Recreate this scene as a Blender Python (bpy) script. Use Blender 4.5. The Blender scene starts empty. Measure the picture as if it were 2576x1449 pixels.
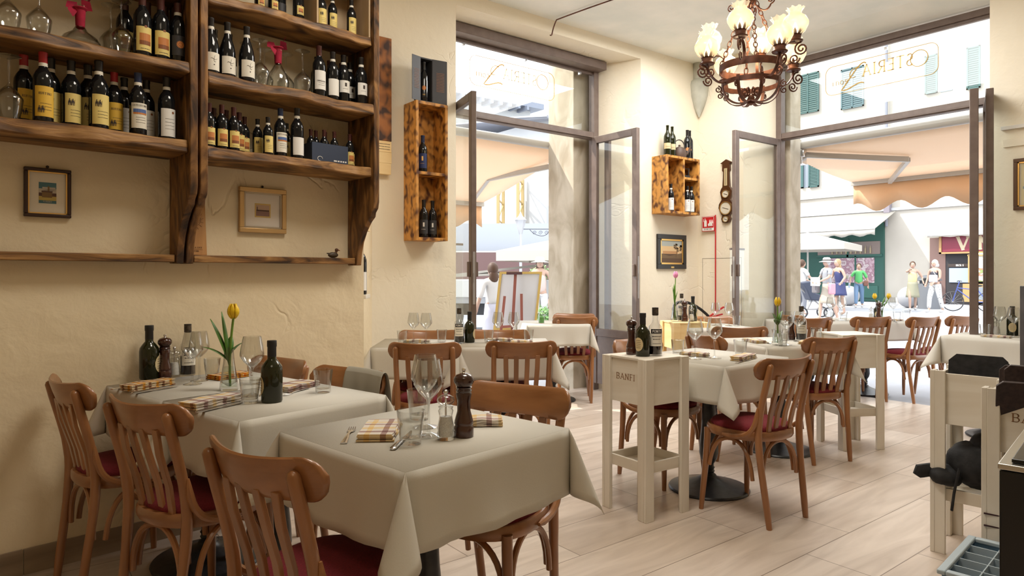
import bpy, math, random
from math import pi, sin, cos, radians as R
from mathutils import Vector, Matrix
random.seed(7)
scene = bpy.context.scene
C = scene.collection
# ---------------------------------------------------------------- camera, light, exposure
cam_d = bpy.data.cameras.new('camera'); cam = bpy.data.objects.new('camera', cam_d); C.objects.link(cam)
cam_d.sensor_width = 36; cam_d.lens = 1687/2576*36; cam_d.shift_y = -34.5/2576; cam_d.clip_end = 300
cam.location = (0, 0, 1.24); cam.rotation_euler = (R(90), 0, R(-37.8))
scene.camera = cam
vs = scene.view_settings
vs.view_transform = 'Standard'; vs.look = 'None'; vs.exposure = 0.45; vs.gamma = 1; vs.use_curve_mapping = False
world = bpy.data.worlds.new('sky'); scene.world = world; world.use_nodes = True
wn = world.node_tree.nodes; wl = world.node_tree.links
wn['Background'].inputs[0].default_value = (0.90, 0.95, 1.0, 1); wn['Background'].inputs[1].default_value = 3.0
sun_d = bpy.data.lights.new('sun', 'SUN'); sun_d.energy = 4.0; sun_d.angle = R(0.6); sun_d.color = (1, .93, .82)
sun = bpy.data.objects.new('sun', sun_d); C.objects.link(sun)
sun.rotation_euler = Vector((0.50, -0.56, -0.80)).to_track_quat('-Z', 'Y').to_euler()
def area(name, loc, size, energy, col, rot=(0, 0, 0), sy=None):
    d = bpy.data.lights.new(name, 'AREA'); d.energy = energy; d.color = col; d.size = size
    if sy: d.shape = 'RECTANGLE'; d.size_y = sy
    o = bpy.data.objects.new(name, d); o.location = loc; o.rotation_euler = rot; C.objects.link(o); return o
# light portals in the two street openings and added ceiling fill lights without fixtures
for nm, loc, s, sy, rz in (('portal_north', (4.2, 5.0, 1.8), 2.3, 3.4, 0), ('portal_east', (6.6, 3.0, 1.8), 2.2, 3.4, -90)):
    p = area(nm, loc, s, 1, (1, 1, 1), (R(-90), 0, R(rz)), sy); p.data.cycles.is_portal = True
area('ceiling_fill', (-.2, -.2, 3.5), 1.2, 9, (1, .84, .62))
area('ceiling_fill', (1.7, 1.9, 3.58), .9, 37, (1, .93, .82))
area('ceiling_fill', (4.9, 3.3, 3.58), 1.8, 84, (1, .985, .96))
cy = scene.cycles
cy.use_denoising = True; cy.max_bounces = 9; cy.diffuse_bounces = 5; cy.glossy_bounces = 4; cy.transmission_bounces = 8
cy.transparent_max_bounces = 24; cy.caustics_reflective = False; cy.caustics_refractive = False; cy.sample_clamp_indirect = 6
# ---------------------------------------------------------------- helpers
def tag(o, label=None, cat=None, group=None, kind=None):
    if label: o['label'] = label
    if cat: o['category'] = cat
    if group: o['group'] = group
    if kind: o['kind'] = kind
    return o
def thing(name, label, cat, loc=(0, 0, 0), rz=0, group=None):
    o = bpy.data.objects.new(name, None); o.empty_display_size = .05; C.objects.link(o)
    o.location = loc; o.rotation_euler = (0, 0, R(rz)); return tag(o, label, cat, group)
def dup(o, parent=None, data=None):
    c = o.copy(); C.objects.link(c)
    if parent: c.parent = parent
    for ch in KIDS.get(o.name, []): 
        k = dup(ch, c)
    return c
KIDS = {}
class MB:
    def __init__(s): s.v = []; s.f = []; s.m = []
    def add(s, vs_, fs, mi=0, T=None):
        b = len(s.v)
        s.v += [tuple(T @ Vector(p)) if T else tuple(p) for p in vs_]
        for f in fs: s.f.append(tuple(i+b for i in f)); s.m.append(mi)
        return s
    def box(s, x0, y0, z0, x1, y1, z1, mi=0, T=None):
        return s.add([(x, y, z) for z in (z0, z1) for y in (y0, y1) for x in (x0, x1)],
            [(0, 2, 3, 1), (4, 5, 7, 6), (0, 1, 5, 4), (2, 6, 7, 3), (0, 4, 6, 2), (1, 3, 7, 5)], mi, T)
    def tube(s, pts, r, n=8, mi=0, T=None, closed=False, up=None, flat=1.0):
        P = [Vector(p) for p in pts]; N = len(P); rr = r if isinstance(r, (list, tuple)) else [r]*N
        tg = []
        for i in range(N):
            a = P[(i-1) % N] if closed or i > 0 else P[i]; b = P[(i+1) % N] if closed or i < N-1 else P[i]
            t = (b-a); tg.append(t.normalized() if t.length > 1e-9 else Vector((0, 0, 1)))
        u = Vector(up) if up else (Vector((0, 0, 1)) if abs(tg[0].z) < .9 else Vector((1, 0, 0)))
        vs_ = []
        for i in range(N):
            t = tg[i]
            if up: u = Vector(up)
            u = (u - t*u.dot(t)).normalized(); w = t.cross(u)
            for k in range(n):
                a = 2*pi*k/n + pi/n
                vs_.append(P[i] + u*(cos(a)*rr[i]) + w*(sin(a)*rr[i]*flat))
        fs = []
        for i in range(N if closed else N-1):
            j = (i+1) % N
            for k in range(n): fs.append((i*n+k, i*n+(k+1) % n, j*n+(k+1) % n, j*n+k))
        if not closed: fs += [tuple(reversed(range(n))), tuple(range((N-1)*n, N*n))]
        return s.add(vs_, fs, mi, T)
    def bar(s, a, b, w, t, mi=0, up=(0, 0, 1)):     # rectangular bar: t along up, w across
        a, b, u = Vector(a), Vector(b), Vector(up); d = (b-a).normalized(); u = (u-d*u.dot(d)).normalized(); q = d.cross(u)
        vs_ = [p + u*(t/2*k) + q*(w/2*l) for p in (a, b) for k, l in ((-1, -1), (-1, 1), (1, 1), (1, -1))]
        return s.add(vs_, [(3, 2, 1, 0), (4, 5, 6, 7), (0, 1, 5, 4), (1, 2, 6, 5), (2, 3, 7, 6), (3, 0, 4, 7)], mi)
    def lathe(s, prof, n=20, c=(0, 0, 0), mi=0, T=None, a0=0, a1=None):
        full = a1 is None; m = n if full else n+1; a1 = 2*pi if full else a1; vs_ = []; fs = []
        for r, z in prof:
            for k in range(m):
                a = a0+(a1-a0)*k/n; vs_.append((c[0]+r*cos(a), c[1]+r*sin(a), c[2]+z))
        for i in range(len(prof)-1):
            for k in range(n):
                k2 = (k+1) % m; fs.append((i*m+k, i*m+k2, (i+1)*m+k2, (i+1)*m+k))
        return s.add(vs_, fs, mi, T)
    def prism(s, out, h0, h1, mi=0, T=None):         # outline in xy, extruded h0..h1 in z
        n = len(out); vs_ = [(x, y, h0) for x, y in out]+[(x, y, h1) for x, y in out]
        fs = [tuple(reversed(range(n))), tuple(range(n, 2*n))]+[(i, (i+1) % n, n+(i+1) % n, n+i) for i in range(n)]
        return s.add(vs_, fs, mi, T)
    def ball(s, c, r, n=12, mi=0, sc=(1, 1, 1), T=None):
        prof = [(max(sin(pi*i/n)*r, 1e-5), -cos(pi*i/n)*r) for i in range(n+1)]
        M_ = Matrix.Translation(Vector(c)) @ Matrix.Diagonal((*sc, 1))
        return s.lathe(prof, n+4, mi=mi, T=(T @ M_) if T else M_)
    def build(s, name, mats, parent=None, bevel=0, sub=0, solid=0, ang=38, flat=False):
        me = bpy.data.meshes.new(name); me.from_pydata(s.v, [], s.f)
        if not isinstance(mats, (list, tuple)): mats = [mats]
        for m in mats: me.materials.append(m)
        me.polygons.foreach_set('material_index', s.m)
        if not flat:
            me.polygons.foreach_set('use_smooth', [True]*len(s.f)); me.set_sharp_from_angle(angle=R(ang))
        me.update(); o = bpy.data.objects.new(name, me); C.objects.link(o)
        if solid: q = o.modifiers.new('s', 'SOLIDIFY'); q.thickness = solid; q.offset = -1
        if bevel: q = o.modifiers.new('b', 'BEVEL'); q.width = bevel; q.segments = 2; q.limit_method = 'ANGLE'
        if sub: q = o.modifiers.new('u', 'SUBSURF'); q.levels = q.render_levels = sub
        if parent: o.parent = parent; KIDS.setdefault(parent.name, []).append(o)
        return o
def rz(a, loc=(0, 0, 0)): return Matrix.Translation(Vector(loc)) @ Matrix.Rotation(R(a), 4, 'Z')
def struct(o): o['kind'] = 'structure'; return o
def arc(cx, cz, r, a0, a1, n, f): return [f(cx+r*cos(R(a0+(a1-a0)*i/n)), cz+r*sin(R(a0+(a1-a0)*i/n))) for i in range(n+1)]
def bez(p0, p1, p2, p3, n=10):
    p0, p1, p2, p3 = map(Vector, (p0, p1, p2, p3)); o = []
    for i in range(n+1):
        t = i/n; o.append(p0*(1-t)**3+p1*3*t*(1-t)**2+p2*3*t*t*(1-t)+p3*t**3)
    return o
def spiral(c, r0, r1, a0, turns, ax, ay, n=22):
    c, ax, ay = Vector(c), Vector(ax), Vector(ay)
    return [c+ax*((r0+(r1-r0)*i/n)*cos(a0+turns*2*pi*i/n))+ay*((r0+(r1-r0)*i/n)*sin(a0+turns*2*pi*i/n)) for i in range(n+1)]
# ---------------------------------------------------------------- materials
MT = {}
def M(name, col, rough=.5, metal=0, **k):
    if name in MT: return MT[name]
    m = bpy.data.materials.new(name); m.use_nodes = True; b = m.node_tree.nodes['Principled BSDF']
    b.inputs['Base Color'].default_value = (*col, 1); b.inputs['Roughness'].default_value = rough; b.inputs['Metallic'].default_value = metal
    for kk, v in k.items(): b.inputs[kk.replace('_', ' ')].default_value = v
    MT[name] = m; return m
def nodes(m): return m.node_tree.nodes, m.node_tree.links, m.node_tree.nodes['Principled BSDF']
def NM(name, cols, scale=5, st=(1, 1, 1), rough=.5, bump=0, detail=4, dist=0, pos=None, coat=0, sheen=0, rot=(0, 0, 0), metal=0):
    if name in MT: return MT[name]
    m = M(name, cols[0], rough, metal); n, l, b = nodes(m)
    tc = n.new('ShaderNodeTexCoord'); mp = n.new('ShaderNodeMapping'); nz = n.new('ShaderNodeTexNoise'); cr = n.new('ShaderNodeValToRGB')
    l.new(tc.outputs['Object'], mp.inputs[0]); mp.inputs['Scale'].default_value = st; mp.inputs['Rotation'].default_value = rot
    l.new(mp.outputs[0], nz.inputs['Vector']); nz.inputs['Scale'].default_value = scale; nz.inputs['Detail'].default_value = detail; nz.inputs['Distortion'].default_value = dist
    l.new(nz.outputs[0], cr.inputs[0]); e = cr.color_ramp.elements; pos = pos or [.35+.3*i/(len(cols)-1) for i in range(len(cols))]
    while len(e) < len(cols): e.new(.5)
    for i, c in enumerate(cols): e[i].position = pos[i]; e[i].color = (*c, 1)
    l.new(cr.outputs[0], b.inputs['Base Color'])
    if bump:
        bp = n.new('ShaderNodeBump'); bp.inputs['Strength'].default_value = bump; bp.inputs['Distance'].default_value = .01
        l.new(nz.outputs[0], bp.inputs['Height']); l.new(bp.outputs[0], b.inputs['Normal'])
    if coat: b.inputs['Coat Weight'].default_value = coat; b.inputs['Coat Roughness'].default_value = .12
    if sheen: b.inputs['Sheen Weight'].default_value = sheen
    return m
def plaster(name, c1, c2, k=1.0):
    m = M(name, c1, .82); n, l, b = nodes(m)
    tc = n.new('ShaderNodeTexCoord'); n1 = n.new('ShaderNodeTexNoise'); n1.inputs['Scale'].default_value = 1.3; n1.inputs['Detail'].default_value = 6; n1.inputs['Distortion'].default_value = .6
    mx = n.new('ShaderNodeMix'); mx.data_type = 'RGBA'; mx.inputs[6].default_value = (*c1, 1); mx.inputs[7].default_value = (*c2, 1)
    l.new(tc.outputs['Object'], n1.inputs['Vector']); l.new(n1.outputs[0], mx.inputs[0]); l.new(mx.outputs[2], b.inputs['Base Color'])
    n2 = n.new('ShaderNodeTexNoise'); n2.inputs['Scale'].default_value = 3.2; n2.inputs['Detail'].default_value = 3; n2.inputs['Distortion'].default_value = 1.1
    l.new(tc.outputs['Object'], n2.inputs['Vector'])
    a = n.new('ShaderNodeMath'); a.operation = 'SUBTRACT'; a.inputs[1].default_value = .5; l.new(n2.outputs[0], a.inputs[0])
    ab = n.new('ShaderNodeMath'); ab.operation = 'ABSOLUTE'; l.new(a.outputs[0], ab.inputs[0])
    mr = n.new('ShaderNodeMapRange'); mr.inputs[1].default_value = 0; mr.inputs[2].default_value = .03; mr.inputs[3].default_value = 0; mr.inputs[4].default_value = 1; l.new(ab.outputs[0], mr.inputs[0])
    n4 = n.new('ShaderNodeTexNoise'); n4.inputs['Scale'].default_value = 2.1; l.new(tc.outputs['Object'], n4.inputs['Vector'])
    m4 = n.new('ShaderNodeMapRange'); m4.inputs[1].default_value = .55; m4.inputs[2].default_value = .68; l.new(n4.outputs[0], m4.inputs[0])
    mx2 = n.new('ShaderNodeMix'); mx2.inputs[2].default_value = 1; mr.inputs[3].default_value = .78; l.new(m4.outputs[0], mx2.inputs[0]); l.new(mr.outputs[0], mx2.inputs[3]); 
    n3 = n.new('ShaderNodeTexNoise'); n3.inputs['Scale'].default_value = 8; n3.inputs['Detail'].default_value = 5; n3.inputs['Distortion'].default_value = .25; l.new(tc.outputs['Object'], n3.inputs['Vector'])
    su = n.new('ShaderNodeMath'); su.operation = 'MULTIPLY_ADD'; su.inputs[1].default_value = .38; l.new(n3.outputs[0], su.inputs[0]); l.new(mx2.outputs[0], su.inputs[2])
    bp = n.new('ShaderNodeBump'); bp.inputs['Strength'].default_value = 1.0*k; bp.inputs['Distance'].default_value = .024
    l.new(su.outputs[0], bp.inputs['Height']); l.new(bp.outputs[0], b.inputs['Normal']); return m
def thin_glass(name, tint=(1, 1, 1), k=.85, rough=0.0, base=.035, pw=3.2):
    m = bpy.data.materials.new(name); m.use_nodes = True; n = m.node_tree.nodes; l = m.node_tree.links; n.clear()
    o = n.new('ShaderNodeOutputMaterial'); t = n.new('ShaderNodeBsdfTransparent'); g = n.new('ShaderNodeBsdfGlossy'); lw = n.new('ShaderNodeLayerWeight'); mx = n.new('ShaderNodeMixShader')
    t.inputs[0].default_value = (*tint, 1); g.inputs['Roughness'].default_value = rough
    p = n.new('ShaderNodeMath'); p.operation = 'POWER'; p.inputs[1].default_value = pw; q = n.new('ShaderNodeMath'); q.operation = 'MULTIPLY_ADD'; q.inputs[1].default_value = k; q.inputs[2].default_value = base
    l.new(lw.outputs['Facing'], p.inputs[0]); l.new(p.outputs[0], q.inputs[0]); l.new(q.outputs[0], mx.inputs[0])
    l.new(t.outputs[0], mx.inputs[1]); l.new(g.outputs[0], mx.inputs[2]); l.new(mx.outputs[0], o.inputs[0]); MT[name] = m; return m
def cloth_light(name, col, trans, w=.4, rough=.9):   # fabric that lets part of the light through
    m = M(name, col, rough); n, l, b = nodes(m); t = n.new('ShaderNodeBsdfTranslucent'); t.inputs[0].default_value = (*trans, 1)
    mx = n.new('ShaderNodeMixShader'); mx.inputs[0].default_value = w; o = n['Material Output']
    l.new(b.outputs[0], mx.inputs[1]); l.new(t.outputs[0], mx.inputs[2]); l.new(mx.outputs[0], o.inputs[0]); return m
def emis(name, col, s): 
    m = M(name, col, .5); b = m.node_tree.nodes['Principled BSDF']; b.inputs['Emission Color'].default_value = (*col, 1); b.inputs['Emission Strength'].default_value = s; return m
wall_m = plaster('cream_plaster', (.76, .63, .42), (.82, .71, .51))
wallb_m = plaster('pale_plaster', (.84, .76, .60), (.88, .81, .67), .6)
ceil_m = NM('ceiling_plaster', [(.80, .83, .79), (.92, .92, .87)], 2.2, rough=.9, bump=.3, detail=6)
wood_chair = NM('cherry_wood', [(.215, .085, .028), (.35, .15, .055)], 9, (1, 1, .12), .33, .03, 5, .8, coat=.35)
wood_chair_h = NM('cherry_wood_rail', [(.215, .085, .028), (.35, .15, .055)], 9, (.12, 1, 1), .33, .03, 5, .8, coat=.35)
red_fab = NM('red_upholstery', [(.135, .008, .014), (.19, .013, .021)], 220, rough=.95, bump=.25)
linen = cloth_light('linen_tablecloth', (.74, .71, .635), (.70, .62, .50), .20)
def weave(m, s=900):
    n, l, b = nodes(m); tc = n.new('ShaderNodeTexCoord'); w = n.new('ShaderNodeTexNoise'); w.inputs['Scale'].default_value = s/4; l.new(tc.outputs['Object'], w.inputs['Vector'])
    bp = n.new('ShaderNodeBump'); bp.inputs['Strength'].default_value = .25; bp.inputs['Distance'].default_value = .001; l.new(w.outputs[0], bp.inputs['Height']); l.new(bp.outputs[0], b.inputs['Normal'])
weave(linen)
iron = NM('black_iron', [(.012, .013, .015), (.03, .032, .036)], 30, rough=.35, bump=.05)
white_wood = NM('whitewashed_pine', [(.68, .62, .52), (.79, .75, .67)], 6, (1, 1, .14), .6, .12, 5, 1.2)
white_wood_h = NM('whitewashed_pine_boards', [(.68, .62, .52), (.79, .75, .67)], 6, (.14, .14, 1), .6, .12, 5, 1.2)
pale_pine = NM('pale_pine', [(.78, .56, .27), (.86, .68, .38)], 6, (.15, .15, 1), .5, .05, 5, 1.2)
rustic = NM('rustic_dark_wood', [(.035, .014, .005), (.22, .10, .026), (.42, .225, .075)], 9, (.3, 1, 2.2), .55, .5, 7, 1.5, pos=[.34, .5, .66])
rustic_v = NM('rustic_dark_wood_upright', [(.022, .009, .003), (.14, .06, .016), (.32, .155, .045)], 8, (1.6, 1.6, .5), .55, .5, 7, 1.5, pos=[.34, .5, .66])
def burnt(name, light, dark, sc, thr):
    m = M(name, light, .55); n, l, b = nodes(m); tc = n.new('ShaderNodeTexCoord'); mp = n.new('ShaderNodeMapping'); mp.inputs['Scale'].default_value = (1, 1, .75)
    nz = n.new('ShaderNodeTexNoise'); nz.inputs['Scale'].default_value = sc; nz.inputs['Detail'].default_value = .6; nz.inputs['Distortion'].default_value = .45
    cr = n.new('ShaderNodeValToRGB'); e = cr.color_ramp.elements; e[0].position = thr-.15; e[0].color = (*light, 1); e[1].position = thr+.13; e[1].color = (*dark, 1)
    k = e.new(thr); k.color = tuple([light[i]*.5+dark[i]*.5 for i in range(3)])+(1,)
    l.new(tc.outputs['Object'], mp.inputs[0]); l.new(mp.outputs[0], nz.inputs['Vector']); l.new(nz.outputs[0], cr.inputs[0]); l.new(cr.outputs[0], b.inputs['Base Color']); return m
burnt_m = burnt('scorched_pine', (.62, .29, .06), (.10, .03, .008), 22, .565)
burnt2_m = burnt('dark_scorched_pine', (.34, .12, .025), (.04, .012, .004), 16, .52)
frame_m = NM('brown_metal_frame', [(.135, .095, .078), (.165, .12, .10)], 12, rough=.45, bump=.02)
stone = NM('outside_stone', [(.40, .34, .25), (.58, .52, .42)], 5, (1, 1, .5), .85, .4, 8, 1)
clear = thin_glass('clear_glass', (.95, .955, .95), 1.0, base=.05, pw=2.0)
pane = thin_glass('window_glass', (.97, .98, .97), .7, pw=4)
bulbglass = thin_glass('frilled_glass', (1, .94, .82), .6, .1, .06, 2.4)
n = bulbglass.node_tree.nodes; l = bulbglass.node_tree.links; tl = n.new('ShaderNodeBsdfTranslucent'); tl.inputs[0].default_value = (.95, .86, .68, 1); df = n.new('ShaderNodeBsdfDiffuse'); df.inputs[0].default_value = (.85, .80, .70, 1)
m1 = n.new('ShaderNodeMixShader'); m2_ = n.new('ShaderNodeMixShader'); m1.inputs[0].default_value = .4; m2_.inputs[0].default_value = .42; o_ = [k for k in n if k.type == 'OUTPUT_MATERIAL'][0]; src = o_.inputs[0].links[0].from_socket
l.new(tl.outputs[0], m1.inputs[1]); l.new(df.outputs[0], m1.inputs[2]); l.new(src, m2_.inputs[1]); l.new(m1.outputs[0], m2_.inputs[2]); l.new(m2_.outputs[0], o_.inputs[0])
darkglass = NM('dark_bottle_glass', [(.006, .007, .008), (.012, .012, .014)], 4, rough=.06)
greenglass = NM('olive_bottle_glass', [(.009, .011, .003), (.02, .022, .006)], 4, rough=.06)
steel = M('steel', (.75, .75, .76), .18, 1); lockm = M('lock_metal', (.34, .32, .31), .6, .3); corbelm = NM('grey_corbel', [(.42, .42, .36), (.55, .55, .48)], 6, rough=.9); chrome = M('chrome', (.85, .85, .86), .12, 1)
black = M('black_plastic', (.012, .012, .013), .4); mill_wood = NM('dark_mill_wood', [(.035, .010, .006), (.06, .018, .010)], 12, (1, 1, .2), .18, coat=.6)
ink = M('ink', (.05, .035, .03), .7); goldm = M('gilt', (.75, .48, .16), .35, .9); brass = M('brass', (.72, .52, .22), .3, 1)
paper = M('white_paper', (.85, .83, .78), .8); rusty = NM('wrought_iron_rust', [(.085, .032, .02), (.16, .062, .038)], 25, rough=.5, bump=.2, metal=.35)
menu_m = NM('dark_leather', [(.022, .012, .011), (.05, .028, .025)], 60, rough=.5, bump=.1); blackfab = NM('black_fabric', [(.006, .006, .007), (.018, .018, .02)], 30, rough=.8, bump=.3)
# wood-look floor tiles 1.2 x 0.3 m running along x
floor_m = M('wood_look_floor_tiles', (.5, .4, .3), .32); n, l, b = nodes(floor_m)
tc = n.new('ShaderNodeTexCoord'); mp = n.new('ShaderNodeMapping'); mp.inputs['Location'].default_value = (.35, -.05, 0); br = n.new('ShaderNodeTexBrick')
br.offset = .33; br.offset_frequency = 2; br.inputs['Scale'].default_value = 1; br.inputs['Brick Width'].default_value = 1.2; br.inputs['Row Height'].default_value = .30
br.inputs['Mortar Size'].default_value = .0022; br.inputs['Mortar Smooth'].default_value = .1; br.inputs['Bias'].default_value = 0
br.inputs['Color1'].default_value = (.55, .465, .395, 1); br.inputs['Color2'].default_value = (.68, .61, .545, 1); br.inputs['Mortar'].default_value = (.24, .19, .15, 1)
l.new(tc.outputs['Object'], mp.inputs[0]); l.new(mp.outputs[0], br.inputs['Vector'])
m2 = n.new('ShaderNodeMapping'); m2.inputs['Scale'].default_value = (.5, 3.2, 1); nz = n.new('ShaderNodeTexNoise'); nz.inputs['Scale'].default_value = 3.2; nz.inputs['Detail'].default_value = 8; nz.inputs['Distortion'].default_value = 1.2
l.new(tc.outputs['Object'], m2.inputs[0]); l.new(m2.outputs[0], nz.inputs['Vector'])
cr = n.new('ShaderNodeValToRGB'); e = cr.color_ramp.elements; e[0].position = .3; e[0].color = (.84, .80, .76, 1); e[1].position = .68; e[1].color = (1.12, 1.1, 1.08, 1); l.new(nz.outputs[0], cr.inputs[0])
mx = n.new('ShaderNodeMix'); mx.data_type = 'RGBA'; mx.blend_type = 'MULTIPLY'; mx.inputs[0].default_value = 1; l.new(br.outputs[0], mx.inputs[6]); l.new(cr.outputs[0], mx.inputs[7]); l.new(mx.outputs[2], b.inputs['Base Color'])
bp = n.new('ShaderNodeBump'); bp.inputs['Strength'].default_value = .4; bp.inputs['Distance'].default_value = .002; iv = n.new('ShaderNodeMath'); iv.operation = 'SUBTRACT'; iv.inputs[0].default_value = 1
l.new(br.outputs['Fac'], iv.inputs[1]); l.new(iv.outputs[0], bp.inputs['Height']); l.new(bp.outputs[0], b.inputs['Normal'])
# checked napkin cloth
def check(name, cols, k):
    m = M(name, cols[0], .9); n, l, b = nodes(m); tc = n.new('ShaderNodeTexCoord'); sp = n.new('ShaderNodeSeparateXYZ'); l.new(tc.outputs['Object'], sp.inputs[0]); out = []
    for ax, cc in ((0, cols[1:]), (1, cols[1:])):
        mu = n.new('ShaderNodeMath'); mu.operation = 'MULTIPLY_ADD'; mu.inputs[1].default_value = k; mu.inputs[2].default_value = 20.13; fr = n.new('ShaderNodeMath'); fr.operation = 'FRACT'
        l.new(sp.outputs[ax], mu.inputs[0]); l.new(mu.outputs[0], fr.inputs[0]); r_ = n.new('ShaderNodeValToRGB'); r_.color_ramp.interpolation = 'CONSTANT'; e = r_.color_ramp.elements
        e[0].position = 0; e[0].color = (*cols[0], 1); e[1].position = .3; e[1].color = (*cc[0], 1)
        for p_, c_ in ((.5, cols[0]), (.75, cc[1]), (.93, cols[0])): q = e.new(p_); q.color = (*c_, 1)
        l.new(fr.outputs[0], r_.inputs[0]); out.append(r_)
    x = n.new('ShaderNodeMix'); x.data_type = 'RGBA'; x.blend_type = 'MULTIPLY'; x.inputs[0].default_value = 1; l.new(out[0].outputs[0], x.inputs[6]); l.new(out[1].outputs[0], x.inputs[7]); l.new(x.outputs[2], b.inputs['Base Color']); return m
nap_brown = check('brown_and_white_check', ((.80, .76, .71), (.42, .29, .28), (.80, .64, .38)), 12)
nap_yel = check('yellow_check', ((.80, .72, .58), (.75, .38, .05), (.32, .17, .10)), 16)
# ---------------------------------------------------------------- lettering (serif capitals drawn as strokes)
def _a(cx, cy, rx, ry, a0, a1, n=9): return [(cx+rx*cos(R(a0+(a1-a0)*i/n)), cy+ry*sin(R(a0+(a1-a0)*i/n))) for i in range(n+1)]
G = {
 'A': (.80, [[(.08, 0), (.40, 1), (.72, 0)], [(.2, .36), (.6, .36)]], [(.08, 0), (.72, 0)]),
 'B': (.70, [[(.14, 0), (.14, 1)], [(.14, 1)]+_a(.36, .76, .22, .24, 90, -90)+[(.14, .52)], [(.14, .52)]+_a(.38, .26, .25, .26, 90, -90)+[(.14, 0)]], [(.14, 0), (.14, 1)]),
 'C': (.72, [_a(.42, .5, .32, .5, 45, 315, 14)], []), 'D': (.76, [[(.14, 0), (.14, 1)], [(.14, 1)]+_a(.30, .5, .36, .5, 90, -90, 12)+[(.14, 0)]], [(.14, 0), (.14, 1)]),
 'E': (.62, [[(.14, 0), (.14, 1)], [(.14, 1), (.56, 1)], [(.14, .52), (.46, .52)], [(.14, 0), (.58, 0)]], [(.14, 0), (.14, 1)]),
 'F': (.60, [[(.14, 0), (.14, 1)], [(.14, 1), (.56, 1)], [(.14, .52), (.46, .52)]], [(.14, 0), (.14, 1)]),
 'G': (.76, [_a(.42, .5, .32, .5, 45, 350, 14), [(.50, .42), (.74, .42)]], []), 'I': (.34, [[(.17, 0), (.17, 1)]], [(.17, 0), (.17, 1)]),
 'K': (.70, [[(.14, 0), (.14, 1)], [(.60, 1), (.16, .45)], [(.28, .58), (.64, 0)]], [(.14, 0), (.14, 1), (.64, 0)]),
 'L': (.60, [[(.14, 0), (.14, 1)], [(.14, 0), (.56, 0)]], [(.14, 0), (.14, 1)]),
 'M': (.90, [[(.12, 0), (.12, 1), (.45, .1), (.78, 1), (.78, 0)]], [(.12, 0), (.78, 0)]), 'N': (.80, [[(.14, 0), (.14, 1), (.66, 0), (.66, 1)]], [(.14, 0), (.66, 1)]),
 'O': (.80, [_a(.40, .5, .33, .5, 0, 360, 18)], []), 'P': (.64, [[(.14, 0), (.14, 1)], [(.14, 1)]+_a(.34, .74, .24, .26, 90, -90)+[(.14, .48)]], [(.14, 0), (.14, 1)]),
 'R': (.70, [[(.14, 0), (.14, 1)], [(.14, 1)]+_a(.34, .74, .24, .26, 90, -90)+[(.14, .48)], [(.34, .48), (.64, 0)]], [(.14, 0), (.14, 1), (.64, 0)]),
 'S': (.60, [_a(.30, .75, .21, .25, 35, 270)+_a(.30, .25, .23, .25, 90, -145)], []), 'T': (.70, [[(.35, 0), (.35, 1)], [(.05, 1), (.65, 1)]], [(.35, 0)]),
 'U': (.76, [[(.14, 1)]+_a(.38, .30, .24, .30, 180, 360)+[(.62, 1)]], [(.14, 1), (.62, 1)]), 'V': (.76, [[(.06, 1), (.38, 0), (.70, 1)]], [(.06, 1), (.70, 1)]), ' ': (.4, [], []),
}
def text_polys(s, h, w=.10, serif=True):
    """list of quads (4 xy points) for string s, height h, starting at x=0; returns quads, total width"""
    x = 0; q = []
    for ch in s:
        adv, st, sf = G[ch]
        for pl in st:
            for i in range(len(pl)-1):
                a, b2 = Vector((*pl[i], 0)), Vector((*pl[i+1], 0)); d = b2-a
                if d.length < 1e-6: continue
                d.normalize(); ww = w*(1.25 if abs(d.y) > .6 and d.y*d.x <= 0.01 else .8); nn = Vector((-d.y, d.x, 0))*ww/2; e_ = d*ww*.3
                q.append([((x+p.x)*h, p.y*h) for p in (a-nn-e_, b2-nn+e_, b2+nn+e_, a+nn-e_)])
        if serif:
            for sx, sy in sf: 
                y0 = sy-.03 if sy < .5 else sy-.03
                q.append([((x+sx-.13)*h, y0*h), ((x+sx+.13)*h, y0*h), ((x+sx+.13)*h, (y0+.07)*h), ((x+sx-.13)*h, (y0+.07)*h)])
        x += adv+.10
    return q, x*h
def put_text(mb, s, h, f, mi=0, cx=0, cy=0, w=.10, serif=True, mirror=False, sx=1.0, lift=(0, 0, 0)):
    q, W = text_polys(s, h, w, serif); L_ = Vector(lift)
    for i_, p in enumerate(q):
        pts = [((px-W/2)*sx*(-1 if mirror else 1)+cx, py+cy) for px, py in p]
        # split for curved surfaces is unnecessary at this size
        mb.add([Vector(f(a, b2))+L_*i_ for a, b2 in pts], [(0, 1, 2, 3) if not mirror else (3, 2, 1, 0)], mi)
def scribble(mb, x0, x1, y, h, f, mi, n=9):          # a line of illegibly small print
    x = x0
    while x < x1:
        wd = random.uniform(.4, 1.1)*h*1.3
        mb.add([f(a, b2) for a, b2 in ((x, y), (min(x+wd, x1), y), (min(x+wd, x1), y+h*.55), (x, y+h*.55))], [(0, 1, 2, 3)], mi); x += wd+h*.35
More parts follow.
